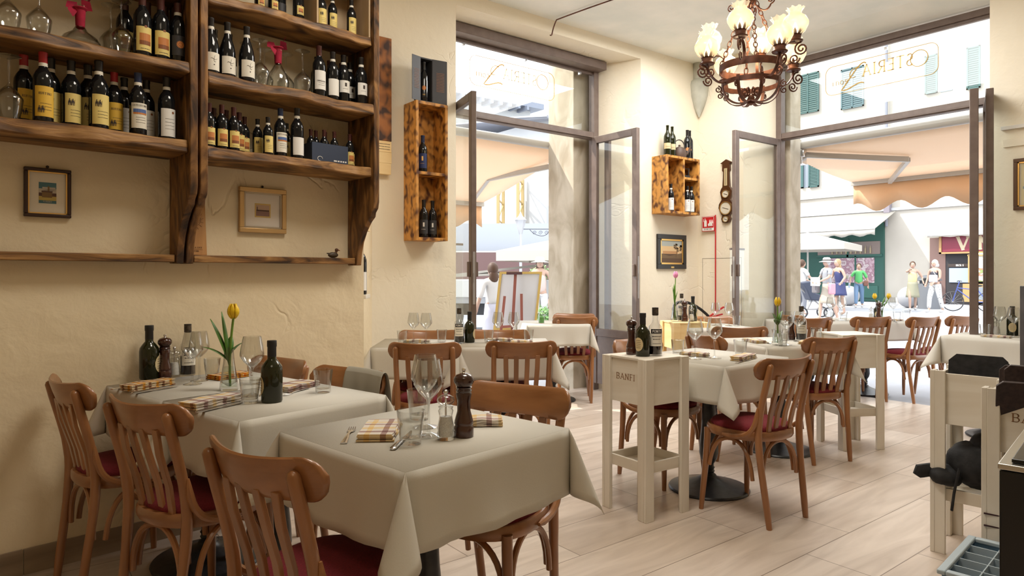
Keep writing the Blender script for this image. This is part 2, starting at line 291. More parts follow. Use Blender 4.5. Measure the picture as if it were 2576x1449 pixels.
# ================================================================ the room
def poly_wall(name, pts, z0, z1, m): return struct(MB().prism(pts, z0, z1).build(name, m, flat=True))
struct(MB().box(-3.3, -3.2, -.1, 7.0, 5.4, 0).build('floor', floor_m, flat=True))
struct(MB().box(-3.3, -3.2, 3.63, 6.9, 5.3, 3.8).build('ceiling', ceil_m, flat=True))
poly_wall('wall_left', [(-3.3, 3.009), (1.716, 3.625), (1.76, 3.95), (2.316, 4.75), (2.0, 4.95), (1.3, 4.0), (-3.3, 3.35)], 0, 3.63, wall_m)
poly_wall('wall_north', [(2.0, 4.95), (2.316, 4.75), (3.087, 4.75), (3.2, 5.04), (3.2, 5.3), (1.9, 5.3)], 0, 3.63, wallb_m)
poly_wall('wall_corner', [(5.40, 4.75), (6.38, 4.75), (6.38, 4.17), (6.8, 3.99), (6.87, 3.99), (6.87, 5.3), (5.18, 5.3), (5.18, 5.22)], 0, 3.63, wallb_m)
poly_wall('wall_east', [(6.38, 1.918), (6.8, 1.75), (6.87, 1.75), (6.87, -3.2), (6.38, -3.2)], 0, 3.63, wallb_m)
poly_wall('wall_south', [(-3.3, -3.2), (6.9, -3.2), (6.9, -3.0), (-3.3, -3.0)], 0, 3.63, wall_m)
poly_wall('wall_west', [(-3.3, -3.0), (-3.1, -3.0), (-3.1, 3.05), (-3.3, 3.05)], 0, 3.63, wall_m)
struct(MB().box(3.087, 4.75, 3.51, 5.40, 5.3, 3.64).build('trim_1', wallb_m, flat=True))
struct(MB().prism([(6.38, 3.63), (6.87, 3.54), (6.87, 3.63)], -4.2, -1.75, T=Matrix.Rotation(R(90), 4, 'X')).build('trim_2', ceil_m, flat=True))
struct(MB().lathe([(.07, 3.63), (.07, 3.45), (.105, 3.42), (.115, 3.38), (.10, 3.25), (.06, 3.14), (.005, 3.02)], 18, (6.345, 4.715, 0)).build('trim_3', corbelm))   # plaster corbel in the corner
TW = rz(7, (.5, 3.476, 0))
bb = MB(); 
for i in range(6): bb.box(-3.6+i*.8, -.012, 0, -2.804+i*.8, .0, .105, T=TW)
base_m = NM('wood_look_skirting', [(.20, .14, .09), (.34, .26, .18)], 4, (.3, 1, 3), .5, detail=6); struct(bb.build('baseboard_left', base_m, flat=True))
# ---- window 1 (north opening) and window 2 (east opening): fixed frames with a glazed transom
def win(name, T, x0, x1, lintel, hd, hh):
    r = thing(name, None, None); r['kind'] = 'structure'
    m = MB(); m.box(x0-.05, -hd, lintel-hh, x1, .0, lintel, T=T); m.build('window_header', frame_m, r, bevel=.004)
    m = MB(); m.box(x0+.071, -.048, 2.69, x1-.071, .028, 2.765, T=T).box(x0+.071, -.062, 2.70, x1-.071, -.048, 2.715, T=T); m.build('transom_bar', frame_m, r, bevel=.004)
    m = MB()
    for xa in (x0, x1-.07): m.box(xa, -.05, 0, xa+.07, .03, lintel-.08, T=T)
    m.box(x0, -.03, lintel-hh-.03, x1, .01, lintel-hh, T=T); m.build('frame_posts', frame_m, r, bevel=.003)
    m = MB()
    for i in range(3): m.box(x0+.25+i*(x1-x0-.5)/2-.012, -.03, lintel-.14, x0+.25+i*(x1-x0-.5)/2+.012, -.005, lintel-.115, T=T)
    m.build('pane_clip', steel, r)
    m = MB(); m.box(x0+.07, -.004, 2.765, x1-.07, .0, lintel-.1, T=T); m.build('transom_pane', pane, r); return r
# local x of each opening runs left to right as seen from the room
TN = rz(0, (0, 5.20, 0)); w1 = win('window_1', TN, 3.2, 5.18, 3.50, .17, .085)
TE = rz(-90, (6.8, 0, 0)); w2 = win('window_2', TE, -4.02, -1.75, 3.535, .05, .06)     # local x = -world y
gold = cloth_light('gold_leaf_lettering', (.62, .42, .12), (.85, .60, .22), .5)
n, l, b = nodes(gold); tr = n.new('ShaderNodeBsdfTransparent'); mx = n.new('ShaderNodeMixShader'); mx.inputs[0].default_value = .12; o_ = n['Material Output']; src = o_.inputs[0].links[0].from_socket
l.new(src, mx.inputs[1]); l.new(tr.outputs[0], mx.inputs[2]); l.new(mx.outputs[0], o_.inputs[0])
def rrect(x0, x1, z0, z1, r, n=6):
    p = []
    for cx, cz, a in ((x1-r, z1-r, 0), (x0+r, z1-r, 90), (x0+r, z0+r, 180), (x1-r, z0+r, 270)): p += [(cx+r*cos(R(a+90*i/n)), cz+r*sin(R(a+90*i/n))) for i in range(n+1)]
    return p
def osteria(parent, T, x0, x1, z0, z1, h):
    m = MB(); F_ = lambda a, b: T @ Vector((a, -.006, b)); W = x1-x0
    m.tube([F_(a, b) for a, b in rrect(x0, x1, z0, z1, .07)], .0028, 4, closed=True)
    q, w_ = text_polys('STERIA', h, .10)
    put_text(m, 'STERIA', h, F_, 0, x0+W*.57, (z0+z1)/2-.02, mirror=True)
    m.tube([F_(x1-.16+.075*cos(t/20*2*pi), (z0+z1)/2+.03+.075*sin(t/20*2*pi)) for t in range(20)], .004, 4, closed=True)
    L = bez((x0+.40, 0, z1-.04), (x0+.36, 0, z1+.02), (x0+.24, 0, z0+.12), (x0+.16, 0, z0+.03), 14)+bez((x0+.16, 0, z0+.03), (x0+.22, 0, z0+.0), (x0+.33, 0, z0+.1), (x0+.38, 0, z0+.06), 8)[1:]
    m.tube([F_(p.x, p.z) for p in L], .006, 5); m.tube([F_(p.x, p.z) for p in bez((x0+.34, 0, z0+.22), (x0+.24, 0, z0+.26), (x0+.20, 0, z0+.10), (x0+.30, 0, z0+.14), 10)], .004, 4)
    for k, ch in enumerate('inoe'):
        cx = x0+.075+k*.045; g = {'i': [[(0, 0), (0, .04)], [(0, .055), (0, .06)]], 'n': [[(-.014, 0), (-.014, .04), (.0, .04), (.014, .03), (.014, 0)]], 'o': [_a(0, .02, .015, .02, 0, 360, 10)], 'e': [_a(0, .02, .015, .02, -140, 180, 9)+[(.015, .022)]]}[ch]
        for pl in g: m.tube([F_(cx+a, z0+.09+b) for a, b in pl], .0032, 4)
    m.build('gilt_lettering', gold, parent)
osteria(w2, TE, -3.48, -2.44, 3.07, 3.36, .11)
osteria(w1, TN, 3.53, 4.58, 3.02, 3.30, .10)
# ---- inward opening glazed leaves
def leaf(name, hinge, free, z0=.085, z1=2.70, panel=.50, lock=True, th=.022):
    h, f = Vector((*hinge, 0)), Vector((*free, 0)); L = (f-h).length; a = math.atan2(f.y-h.y, f.x-h.x)
    r = thing(name, None, None, (h.x, h.y, 0), math.degrees(a)); r['kind'] = 'structure'; S = .065
    m = MB(); m.box(0, -th, z0, S, th, z1).box(L-S, -th, z0, L, th, z1).box(S, -.022, z1-.07, L-S, .022, z1).box(S, -.022, z0+panel, L-S, .022, z0+panel+.08)
    m.build('leaf_frame', frame_m, r, bevel=.004)
    m = MB(); m.box(S, -.012, z0, L-S, .012, z0+panel); m.build('bottom_panel', frame_m, r)
    m = MB(); m.box(S, -.003, z0+panel+.08, L-S, .003, z1-.07); m.build('door_pane', pane, r)
    if lock:
        m = MB(); m.box(L-.001, -.010, 1.0, L+.003, .010, 1.42).box(L+.002, -.004, 1.18, L+.006, .004, 1.25); m.build('lock_plate', lockm, r)
        m = MB(); m.box(L-.045, -.045, 1.22, L-.02, -.022, 1.34).box(L-.045, .022, 1.22, L-.02, .045, 1.34); m.build('door_handle', frame_m, r, bevel=.004)
    return r
leaf('door_1', (5.085, 5.135), (5.08, 4.50)); leaf('door_2', (3.225, 5.135), (3.03, 4.40))
struct(MB().box(5.135, 4.96, .1, 5.175, 5.02, 2.66).build('trim_13', M('folded_leaf_brown', (.12, .085, .07), .6))); leaf('door_3', (6.74, 3.97), (5.93, 3.985)); leaf('door_4', (6.78, 2.155), (6.09, 1.936), lock=False, th=.03); leaf('door_5', (6.79, 2.065), (6.18, 1.858), lock=False, th=.026)
def low_screen(name, a, b, h):
    r = thing(name, None, None); r['kind'] = 'structure'; m = MB(); m.bar((*a, 0), (*a, h), .05, .05).bar((*b, 0), (*b, h), .05, .05).bar((*a, h), (*b, h), .02, .02); m.build('screen_frame', frame_m, r)
    m = MB(); m.bar((*a, .8), (*b, .8), .006, 1.4); m.build('screen_pane', pane, r)
low_screen('trim_4', (3.50, 5.27), (3.30, 5.27), 1.52); low_screen('trim_5', (6.20, 4.045), (5.97, 4.055), 1.50)
# stone jambs outside
struct(MB().box(4.98, 5.33, -.02, 5.9, 5.75, 4.6).build('trim_6', stone, bevel=.01)); struct(MB().box(6.90, 3.93, -.02, 7.12, 5.2, 4.6).build('trim_7', stone, bevel=.01))
struct(MB().box(6.90, .3, -.02, 7.12, 1.66, 4.6).build('trim_8', stone, bevel=.01)); struct(MB().box(2.2, 5.33, -.02, 3.1, 5.75, 4.6).build('trim_9', stone, bevel=.01))
struct(MB().box(3.0, 5.33, 3.66, 5.1, 5.45, 4.6).build('trim_10', stone)); struct(MB().box(6.9, 1.5, 3.66, 7.0, 4.1, 4.6).build('trim_11', stone))
# wiring cable on the ceiling, closet door outline, floor hatch
m = MB(); m.tube(bez((4.6, 2.0, 3.62), (4.4, 3.0, 3.615), (4.2, 4.2, 3.615), (4.139, 4.663, 3.60), 14)+bez((4.139, 4.663, 3.60), (4.12, 4.72, 3.50), (4.12, 4.69, 3.45), (4.06, 4.66, 3.44), 8)[1:], .006, 6)
tag(m.build('ceiling_cable', rusty), 'brown cable stapled across ceiling, its loose end hanging over left window', 'cable')
m = MB(); T_ = rz(0, (6.374, 4.06, 0))
for a in ((4.19, .05, 4.195, 1.42), (4.69, .05, 4.695, 1.42)): m.box(6.3785, a[0], a[1], 6.381, a[0]+.0025, a[3])
m.box(6.3785, 4.19, 1.417, 6.381, 4.695, 1.42); struct(m.build('trim_12', ink))
# ================================================================ wall racks with bottles
PROF = [(0, 3.3), (-.27, 3.3), (-.27, 1.635), (-.262, 1.60), (-.24, 1.578), (-.235, 1.555), (-.20, 1.53), (-.155, 1.48), (-.12, 1.42), (-.10, 1.36), (-.09, 1.29), (0, 1.29)]
def rack(label, u0, u1, shelves, rail_u, rz_):
    r = thing('wall_rack', label, 'shelf', (.5, 3.476, 0), 7)
    for u in (u0, u1-.034):
        Tm = Matrix(((0, 0, 1, u), (1, 0, 0, -.003), (0, 1, 0, 0), (0, 0, 0, 1))); m = MB(); m.prism(PROF, 0, .034, T=Tm); m.build('side_panel', rustic_v, r, bevel=.004, ang=30)
    for zb, zt in shelves:
        n_ = 26; a = u0+.034; b = u1-.034; out = [(a, -.003)]+[(a+(b-a)*i/n_, -.262-.012*sin(i*.55+zb*9)-.006*sin(i*1.7+zb)) for i in range(n_+1)]+[(b, -.003)]
        m = MB(); k = len(out); lo = [(x, y, zb+.006*sin(x*9+zb)) for x, y in out]; hi = [(x, y+.006, zt-.003*sin(x*13+zb)*(1 if y < -.1 else 0)) for x, y in out]
        hi[0] = (a, -.003, zt); hi[-1] = (b, -.003, zt)
        m.add(lo+hi, [tuple(range(k)), tuple(reversed(range(k, 2*k)))]+[(i, k+i, k+(i+1) % k, (i+1) % k) for i in range(k)]); m.build('shelf', rustic, r, bevel=.008, ang=50)
    m = MB(); m.box(rail_u[0], -.088, rz_, rail_u[1], -.003, rz_+.034); m.build('bottom_rail', rustic, r, bevel=.003)
    bu = u1-.017 if u1 < 1 else u0+.017; MB().lathe([(.0001, .004), (.004, .004), (.0042, .001), (.008, .001), (.008, 0)], 12, T=Matrix.Translation((bu, -.0905, 1.325)) @ Matrix.Rotation(R(90), 4, 'X')).build('bracket_bolt', steel, r); return r
LSH = ((1.780, 1.838), (2.134, 2.18), (2.49, 2.54)); RSH = ((1.775, 1.8235), (2.110, 2.163), (2.484, 2.532), (2.84, 2.89))
rack('rustic dark wooden wall rack on the left holding yellow-labelled bottles', -1.15, .197, LSH, (-1.1, .16), 1.297)
rack('rustic dark wooden wall rack on the right with red-bowed decanter', .207, 1.152, RSH, (.245, 1.115), 1.297)
# ---- bottles
BORD = [(.0001, .004), (.034, 0), (.0375, .006), (.0375, .175), (.036, .195), (.028, .215), (.0165, .232), (.0145, .245), (.0140, .285), (.0155, .287), (.0155, .297), (.0001, .298)]
BURG = [(.0001, .004), (.038, 0), (.041, .006), (.041, .135), (.037, .165), (.027, .20), (.018, .225), (.0145, .25), (.014, .285), (.0155, .287), (.0155, .297), (.0001, .298)]
OILB = [(.0001, .003), (.033, 0), (.036, .006), (.0365, .11), (.034, .125), (.024, .14), (.0155, .15), (.0145, .165), (.014, .196)]
def colm(name, c, rough=.6): return M(name, c, rough)
P_ = dict(yel=colm('yellow_label', (.72, .44, .045)), lyel=colm('light_yellow_label', (.76, .60, .20)), crm=colm('cream_label', (.78, .74, .64)), wht=colm('white_label', (.80, .78, .74)), nav=colm('navy_label', (.015, .03, .12)), drk=colm('charcoal_label', (.035, .033, .036)), grn=colm('tan_label', (.62, .50, .28)),
    red=colm('red_capsule', (.38, .012, .02), .35), blk=colm('black_capsule', (.015, .013, .013), .35), brn=colm('maroon_capsule', (.07, .018, .016), .35), blu=colm('blue_capsule', (.015, .03, .09), .35), pic=colm('sunset_picture', (.55, .20, .05)), pic2=colm('brown_hills_picture', (.24, .075, .02)), sky=colm('blue_sky_picture', (.08, .14, .35)), sun=colm('orange_sun_emblem', (.70, .26, .07)))
def bottle(name, label, cat, prof, glass_, cap, z0, z1, lab, text=None, th=.010, band=True, art=None, tz=None, half=62, group=None, inkm=None):
    r = thing(name, label, cat, group=group); R0 = max(p[0] for p in prof)+.0005
    MB().lathe(prof, 20).build('bottle_body', glass_, r)
    if cap: MB().lathe([(.0158, .240), (.0162, .242), (.0158, .285), (.0170, .287), (.0170, .299), (.0001, .3005)], 16).build('capsule', cap, r)
    if band: MB().lathe([(.0168, .238), (.0170, .239), (.0166, .252), (.0164, .253)], 16).build('neck_band', P_['crm'], r)
    if lab:
        m = MB(); F_ = lambda a, b, k=.0005: ((R0+k)*sin(a/R0), -(R0+k)*cos(a/R0), b); n_ = 14
        m.add([F_(R0*R(-half+2*half*i/n_), z, 0) for z in (z0, z1) for i in range(n_+1)], [(i, i+1, n_+2+i, n_+1+i) for i in range(n_)], 0)
        ti = tz if tz else z0+(z1-z0)*.72
        if text: put_text(m, text, th, F_, 1, 0, ti, .13, sx=min(1, 2*R0*R(half)*.86/text_polys(text, th)[1]))
        art = art or 'lines'
        def rect(x0, y0, x1, y1, mi, k=.0006):
            q = 6; m.add([F_(x0+(x1-x0)*i/q, y, k) for y in (y0, y1) for i in range(q+1)], [(i, i+1, q+2+i, q+1+i) for i in range(q)], mi)
        H_ = z1-z0; wd = R0*R(half)
        if art == 'pic': rect(-wd*.62, z0+H_*.25, wd*.62, z0+H_*.72, 2); rect(-wd*.62, z0+H_*.25, wd*.62, z0+H_*.42, 3, .0008); scribble(m, -wd*.5, wd*.5, z0+H_*.08, .005, F_, 1); rect(-wd*.12, z1-.004, wd*.16, z1+.006, 3)
        if art == 'castle': rect(-wd*.75, z0+H_*.55, wd*.75, z0+H_*.76, 4); rect(-wd*.75, z0+H_*.55, wd*.75, z0+H_*.62, 2, .0008)
        if art in ('lines', 'castle', 'horse'):
            for k in range(3): scribble(m, -wd*.45, wd*.6, z0+H_*(.42-.1*k), .0035, F_, 1)
        if art == 'horse':
            for sx in (-.55, -.25):
                zz_ = z0+H_*(.12 if text else .58); [m.add([F_(wd*sx+a*1.0, zz_+b, .0007) for a, b in pg], [tuple(range(len(pg)))], 1) for pg in (((-.005, 0), (-.003, 0), (-.001, .012), (-.005, .014)), ((.001, 0), (.003, 0), (.005, .014), (.001, .012)), ((-.006, .012), (.006, .011), (.004, .022), (-.003, .023)), ((-.002, .024), (.002, .023), (.002, .029), (-.001, .030)))]; m.tube([F_(wd*sx+.006, zz_, .0008), F_(wd*sx+.008, zz_+.026, .0008)], .0005, 3, 1)
        if art == 'dot': m.add([F_(wd*.35+.006*cos(t), z1-.018+.006*sin(t), .0007) for t in [k*pi/5 for k in range(10)]], [tuple(range(10))], 3); [scribble(m, -wd*.5, wd*.6, z0+H_*(.62-.12*k), .0032, F_, 1) for k in range(4)]
        if art == 'script':
            m.tube([F_(p.x, p.z, .001) for p in bez((-.016, 0, z1-.035), (-.006, 0, z1-.02), (.002, 0, z1-.05), (.018, 0, z1-.03), 12)], .0007, 4, 1)
            m.tube([F_(p.x, p.z, .001) for p in bez((.006, 0, z1-.015), (.0, 0, z1-.03), (-.004, 0, z1-.055), (.012, 0, z1-.047), 12)], .0007, 4, 1)
            m.add([F_(.002+.0035*cos(t), z1-.064+.0035*sin(t), .0007) for t in [k*pi/4 for k in range(8)]], [tuple(range(8))], 1)
        if art == 'emblem':
            for t in range(16): a_ = t*pi/8; m.add([F_(.018*cos(a_)+.003*sin(a_), z0+H_*.55+.018*sin(a_)-.003*cos(a_), .0008), F_(.009*cos(a_)+.003*sin(a_), z0+H_*.55+.009*sin(a_)-.003*cos(a_), .0008), F_(.009*cos(a_)-.003*sin(a_), z0+H_*.55+.009*sin(a_)+.003*cos(a_), .0008), F_(.018*cos(a_), z0+H_*.55+.018*sin(a_), .0008)], [(0, 1, 2, 3)], 5)
            m.add([F_(.008*cos(t), z0+H_*.55+.008*sin(t), .0009) for t in [k*pi/6 for k in range(12)]], [tuple(range(12))], 5)
        if art == 'lady': rect(-wd*.2, z0+H_*.5, wd*.12, z0+H_*.8, 1); scribble(m, -wd*.5, wd*.3, z0+H_*.3, .004, F_, 1)
        m.build('label', [P_[lab] if isinstance(lab, str) else lab, inkm or ink, P_['pic'], P_['pic2'], P_['sky'], P_['sun']], r, flat=True)
    return r
whiteink = M('white_print', (.8, .78, .74), .7)
TY = {}
TY['ruf'] = lambda: bottle('wine_bottle', '', 'bottle', BORD, darkglass, P_['red'], .022, .150, 'yel', 'RUFFINO', .0095, art='horse')
TY['rufl'] = lambda: bottle('wine_bottle', '', 'bottle', BORD, darkglass, P_['blk'], .022, .150, 'lyel', None, art='horse')
TY['castel'] = lambda: bottle('wine_bottle', '', 'bottle', BORD, darkglass, P_['blu'], .030, .150, 'crm', 'CASTELGIOCONDO', .0085, art='castle', tz=.134)
TY['whd'] = lambda: bottle('wine_bottle', '', 'bottle', BORD, darkglass, P_['blk'], .012, .145, 'wht', None, art='dot')
TY['bru'] = lambda: bottle('wine_bottle', '', 'bottle', BORD, darkglass, P_['brn'], .022, .135, 'lyel', None, art='pic', band=False)
TY['charc'] = lambda: bottle('wine_bottle', '', 'bottle', BORD, darkglass, P_['brn'], .040, .135, 'drk', None, art='emblem')
TY['lupo'] = lambda: bottle('wine_bottle', '', 'bottle', BURG, darkglass, P_['blk'], .018, .110, 'crm', None, art='script')
TY['orn'] = lambda: bottle('wine_bottle', '', 'bottle', BORD, darkglass, P_['brn'], .040, .150, 'wht', 'ORNELLAIA', .008, art='lines', band=False, tz=.085)
TY['plain'] = lambda: bottle('wine_bottle', '', 'bottle', BORD, darkglass, P_['blk'], .022, .125, 'wht', None, art='none')
TY['picw'] = lambda: bottle('wine_bottle', '', 'bottle', BORD, darkglass, P_['blk'], .060, .135, 'wht', None, art='lady')
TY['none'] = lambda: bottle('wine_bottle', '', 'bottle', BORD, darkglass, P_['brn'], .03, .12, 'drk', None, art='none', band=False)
TY['pros'] = lambda: bottle('wine_bottle', '', 'bottle', BORD, darkglass, P_['blk'], .030, .14, 'drk', None, art='lady', inkm=whiteink, band=False)
TY['navy'] = lambda: bottle('wine_bottle', '', 'bottle', BORD, darkglass, P_['blu'], .030, .15, 'nav', None, art='lady', inkm=goldm, band=False)
TY['luce'] = lambda: bottle('wine_bottle', '', 'bottle', BORD, darkglass, P_['blk'], .030, .155, darkglass, 'LUCE', .008, art='emblem', inkm=goldm, band=False, tz=.045)
TY['goldl'] = lambda: bottle('wine_bottle', '', 'bottle', BORD, darkglass, P_['blk'], .045, .105, 'lyel', None, art='pic', half=40)
TY['empty'] = lambda: bottle('wine_bottle', '', 'bottle', BORD, greenglass, None, .07, .125, 'grn', None, art='lines', band=False)
PROTO = {}
def put(kind, loc, rot, label, group=None, s=1.0, sz=None):
    if kind not in PROTO: r = PROTO[kind] = TY[kind](); 
    else: r = dup(PROTO[kind])
    r.location = loc; r.rotation_euler = (0, 0, R(rot)); r.scale = (s, s, sz or s); r['label'] = label
    if group: r['group'] = group
    elif 'group' in r: del r['group']
    return r
ORD = ['leftmost', 'second from left', 'third from left', 'fourth from left', 'fifth from left', 'sixth from left', 'seventh from left', 'eighth from left', 'ninth from left', 'tenth from left', 'eleventh from left', 'twelfth from left', 'thirteenth from left', 'fourteenth from left', 'fifteenth from left', 'sixteenth from left', 'seventeenth from left', 'eighteenth from left', 'nineteenth from left']
def shelf_bottles(z, L, where, group, dh=0):
    L = [(a, b, c, d+dh, e, f) for a, b, c, d, e, f in L]
    L = sorted(L, key=lambda q: q[1])
    for i, (k, u, n, h, look, jit) in enumerate(L):
        p = TW @ Vector((u, -n, z)); pl = 'rightmost' if i == len(L)-1 else ORD[i]
        put(k, p, 7+jit, f'{look}, {pl} {where}', group, min(h/.30, .96 if h < .29 else 1.02), h/.30)
shelf_bottles(1.839, [('ruf', -.414, .10, .28, 'red-capped yellow-label bottle', 20), ('ruf', -.366, .195, .28, 'red-capped yellow-label bottle', 4), ('rufl', -.325, .11, .285, 'half-hidden yellow-label bottle', 10), ('rufl', -.262, .15, .28, 'pale-yellow-label bottle', 14),
    ('rufl', -.19, .095, .29, 'dark-capped bottle', 10), ('rufl', -.172, .19, .29, 'pale-yellow-label bottle', 10), ('ruf', -.100, .13, .27, 'red-capped yellow-label bottle', 6), ('whd', -.048, .08, .268, 'white-label back bottle', 0),
    ('castel', -.025, .195, .27, 'blue-capped cream-label bottle', 0), ('whd', .036, .10, .27, 'white-label back bottle', 0), ('whd', .095, .18, .278, 'white-label front bottle', 6)], 'on left rack\'s lower shelf', 'wine bottles on the lower shelf of the left rack')
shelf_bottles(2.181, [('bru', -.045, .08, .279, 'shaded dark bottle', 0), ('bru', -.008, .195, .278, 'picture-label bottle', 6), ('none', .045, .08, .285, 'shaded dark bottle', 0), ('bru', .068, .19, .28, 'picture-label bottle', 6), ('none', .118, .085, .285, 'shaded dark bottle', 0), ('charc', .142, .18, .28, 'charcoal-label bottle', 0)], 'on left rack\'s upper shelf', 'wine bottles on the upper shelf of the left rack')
shelf_bottles(2.164, [('lupo', .28, .20, .30, 'cream-script-label bottle', 0), ('lupo', .335, .10, .285, 'banded back bottle', 0), ('lupo', .358, .195, .30, 'cream-script-label bottle', 0), ('lupo', .41, .09, .285, 'banded back bottle', 0), ('lupo', .446, .205, .30, 'cream-script-label bottle', 0),
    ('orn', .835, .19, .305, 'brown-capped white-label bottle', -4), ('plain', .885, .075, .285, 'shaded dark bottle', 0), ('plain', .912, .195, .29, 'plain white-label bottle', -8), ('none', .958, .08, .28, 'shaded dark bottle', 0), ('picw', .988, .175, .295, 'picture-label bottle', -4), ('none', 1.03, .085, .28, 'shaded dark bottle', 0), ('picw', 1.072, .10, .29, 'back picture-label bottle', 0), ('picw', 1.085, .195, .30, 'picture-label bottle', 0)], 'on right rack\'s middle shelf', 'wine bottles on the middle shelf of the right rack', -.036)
shelf_bottles(1.8245, [('bru', .276, .19, .198, 'small picture-label bottle', 0), ('bru', .331, .10, .2, 'small back bottle', 0), ('bru', .334, .19, .2, 'small picture-label bottle', 0), ('bru', .390, .10, .2, 'small back bottle', 0), ('bru', .390, .19, .198, 'small picture-label bottle', 0), ('bru', .437, .14, .19, 'small picture-label bottle', 0), ('bru', .48, .10, .183, 'small picture-label bottle', 0),
    ('rufl', .537, .12, .178, 'small pale-label bottle', 0), ('rufl', .556, .195, .178, 'small pale-label bottle', 0), ('castel', .628, .18, .235, 'cream-label bottle', 0), ('rufl', .70, .10, .185, 'small shaded bottle', 0), ('plain', .712, .19, .25, 'plain white-label bottle', 0), ('bru', 1.035, .16, .169, 'small picture-label bottle', 0), ('bru', 1.075, .10, .177, 'small picture-label bottle', 0)], 'on right rack\'s bottom shelf', 'bottles on the bottom shelf of the right rack', .012)
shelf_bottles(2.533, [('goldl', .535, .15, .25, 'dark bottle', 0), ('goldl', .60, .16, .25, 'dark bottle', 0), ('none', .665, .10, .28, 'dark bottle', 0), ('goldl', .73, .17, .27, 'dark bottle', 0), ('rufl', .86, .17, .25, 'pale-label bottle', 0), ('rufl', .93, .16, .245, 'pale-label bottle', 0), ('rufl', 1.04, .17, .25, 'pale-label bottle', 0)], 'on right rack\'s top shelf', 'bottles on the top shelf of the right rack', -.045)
# navy gift box with bottles in it
r = thing('gift_box', 'navy open cardboard box of small bottles on right rack bottom shelf', 'box', TW @ Vector((.89, -.15, 1.8242)), 7); navy = colm('navy_card', (.03, .045, .085), .6)
m = MB(); m.box(-.105, -.06, 0, .105, -.057, .10).box(-.105, .057, 0, .105, .06, .10).box(-.105, -.057, 0, -.102, .057, .10).box(.102, -.057, 0, .105, .057, .10).box(-.102, -.057, 0, .102, .057, .003); m.build('box_body', navy, r)
m = MB(); F_ = lambda a, b: (a, -.0605, b); scribble(m, .02, .095, .012, .013, F_, 0); m.build('white_lettering', whiteink, r); m = MB(); m.tube([Vector((-.06+.014*cos(t), -.0605, .018+.012*sin(t))) for t in [k*.5 for k in range(11)]], .0015, 4); m.build('white_print', whiteink, r)
for i, (u, n) in enumerate(((-.07, .02), (-.012, -.015), (.048, -.015), (.02, .03), (-.035, .03), (.075, .03))):
    p = TW @ Vector((.89+u, -.15+n, 1.8278)); put('none', p, 7, ['front left', 'front middle', 'front right', 'back right', 'back left', 'far right'][i]+' small maroon-capped bottle in the navy box', 'bottles in the navy gift box', .58, .59)
# wooden crate on the top shelf
r = thing('wooden_crate', 'pale wooden crate behind three bottles on top shelf of right rack', 'crate', TW @ Vector((.955, 0, 2.533)), 7)
m = MB(); m.box(-.16, -.24, 0, -.15, -.01, .30).box(.15, -.24, 0, .16, -.01, .30).box(-.15, -.02, 0, .15, -.01, .30); m.build('crate_body', NM('old_pine', [(.40, .27, .14), (.55, .40, .24)], 5, (3, 3, .4), .6), r)
# ---- decanters, inverted glasses
WG = [(.0001, 0), (.036, .0005), (.038, .002), (.025, .005), (.006, .012), (.0038, .022), (.0036, .095), (.007, .106), (.030, .130), (.043, .150), (.0440, .156), (.0405, .185), (.0325, .225), (.0315, .225), (.0393, .185), (.0428, .157), (.0415, .151), (.029, .1325), (.006, .110), (.0001, .109)]
TM = [(.0001, .001), (.027, .0), (.029, .003), (.0385, .092), (.0375, .0925), (.028, .016), (.0001, .013)]
def glassware(name, prof, cat, part=None): 
    r = MB().lathe(prof, 24).build(name, clear); r['category'] = cat; return r
TY['glass'] = lambda: glassware('wine_glass', WG, 'wine glass'); TY['tumbler'] = lambda: glassware('water_tumbler', TM, 'tumbler')
def inv(u, n, z, label, group='upside-down glasses on the racks', s=1.0):
    g = put('glass', TW @ Vector((u, -n, z+.225*s+.0005)), 0, label, group, s); g.rotation_euler = (R(180), 0, 0)
inv(-.475, .19, 1.839, 'upside-down wine glass left of the yellow-label bottles, left rack lower shelf', s=1.08)
inv(-.475, .17, 2.181, 'upside-down wine glass at far left of left rack upper shelf'); inv(-.375, .17, 2.181, 'upside-down wine glass just left of the squat red-ribboned decanter')
inv(-.105, .10, 2.181, 'back upside-down glass right of squat decanter, left rack'); inv(-.085, .18, 2.181, 'front upside-down glass right of squat decanter, left rack')
inv(.523, .18, 2.164, 'upside-down glass left of tall decanter, front, right rack'); inv(.50, .09, 2.164, 'upside-down glass left of tall decanter, back, right rack')
inv(.60, .06, 2.164, 'upside-down glass behind the tall red-bowed decanter'); inv(.71, .07, 2.164, 'upside-down glass right of tall decanter, back, right rack'); inv(.748, .18, 2.164, 'upside-down glass right of tall decanter, front, right rack')
bow = NM('red_felt_bow', [(.28, .006, .03), (.38, .01, .04)], 40, rough=.9)
def decanter(label, prof, loc, hb):
    r = thing('wine_decanter', label, 'decanter', loc, 7); MB().lathe(prof, 28).build('decanter_body', clear, r)
    m = MB(); m.lathe([(.012, hb-.075), (.017, hb-.07), (.020, hb), (.028, hb+.008), (.026, hb+.012)], 10)
    for a, dz, w_ in ((20, .06, .045), (130, .02, .055), (215, -.03, .05), (300, .015, .05)):
        c_, s_ = cos(R(a)), sin(R(a)); m.add([(c_*.01, s_*.01, hb), (c_*w_-s_*.018, s_*w_*.6+c_*.018, hb+dz-.012), (c_*w_*1.15, s_*w_*.7, hb+dz+.02), (c_*w_*.6+s_*.018, s_*w_*.4-c_*.018, hb+dz*.6+.03)], [(0, 1, 2, 3), (3, 2, 1, 0)])
    m.build('red_bow', bow, r, solid=.002)
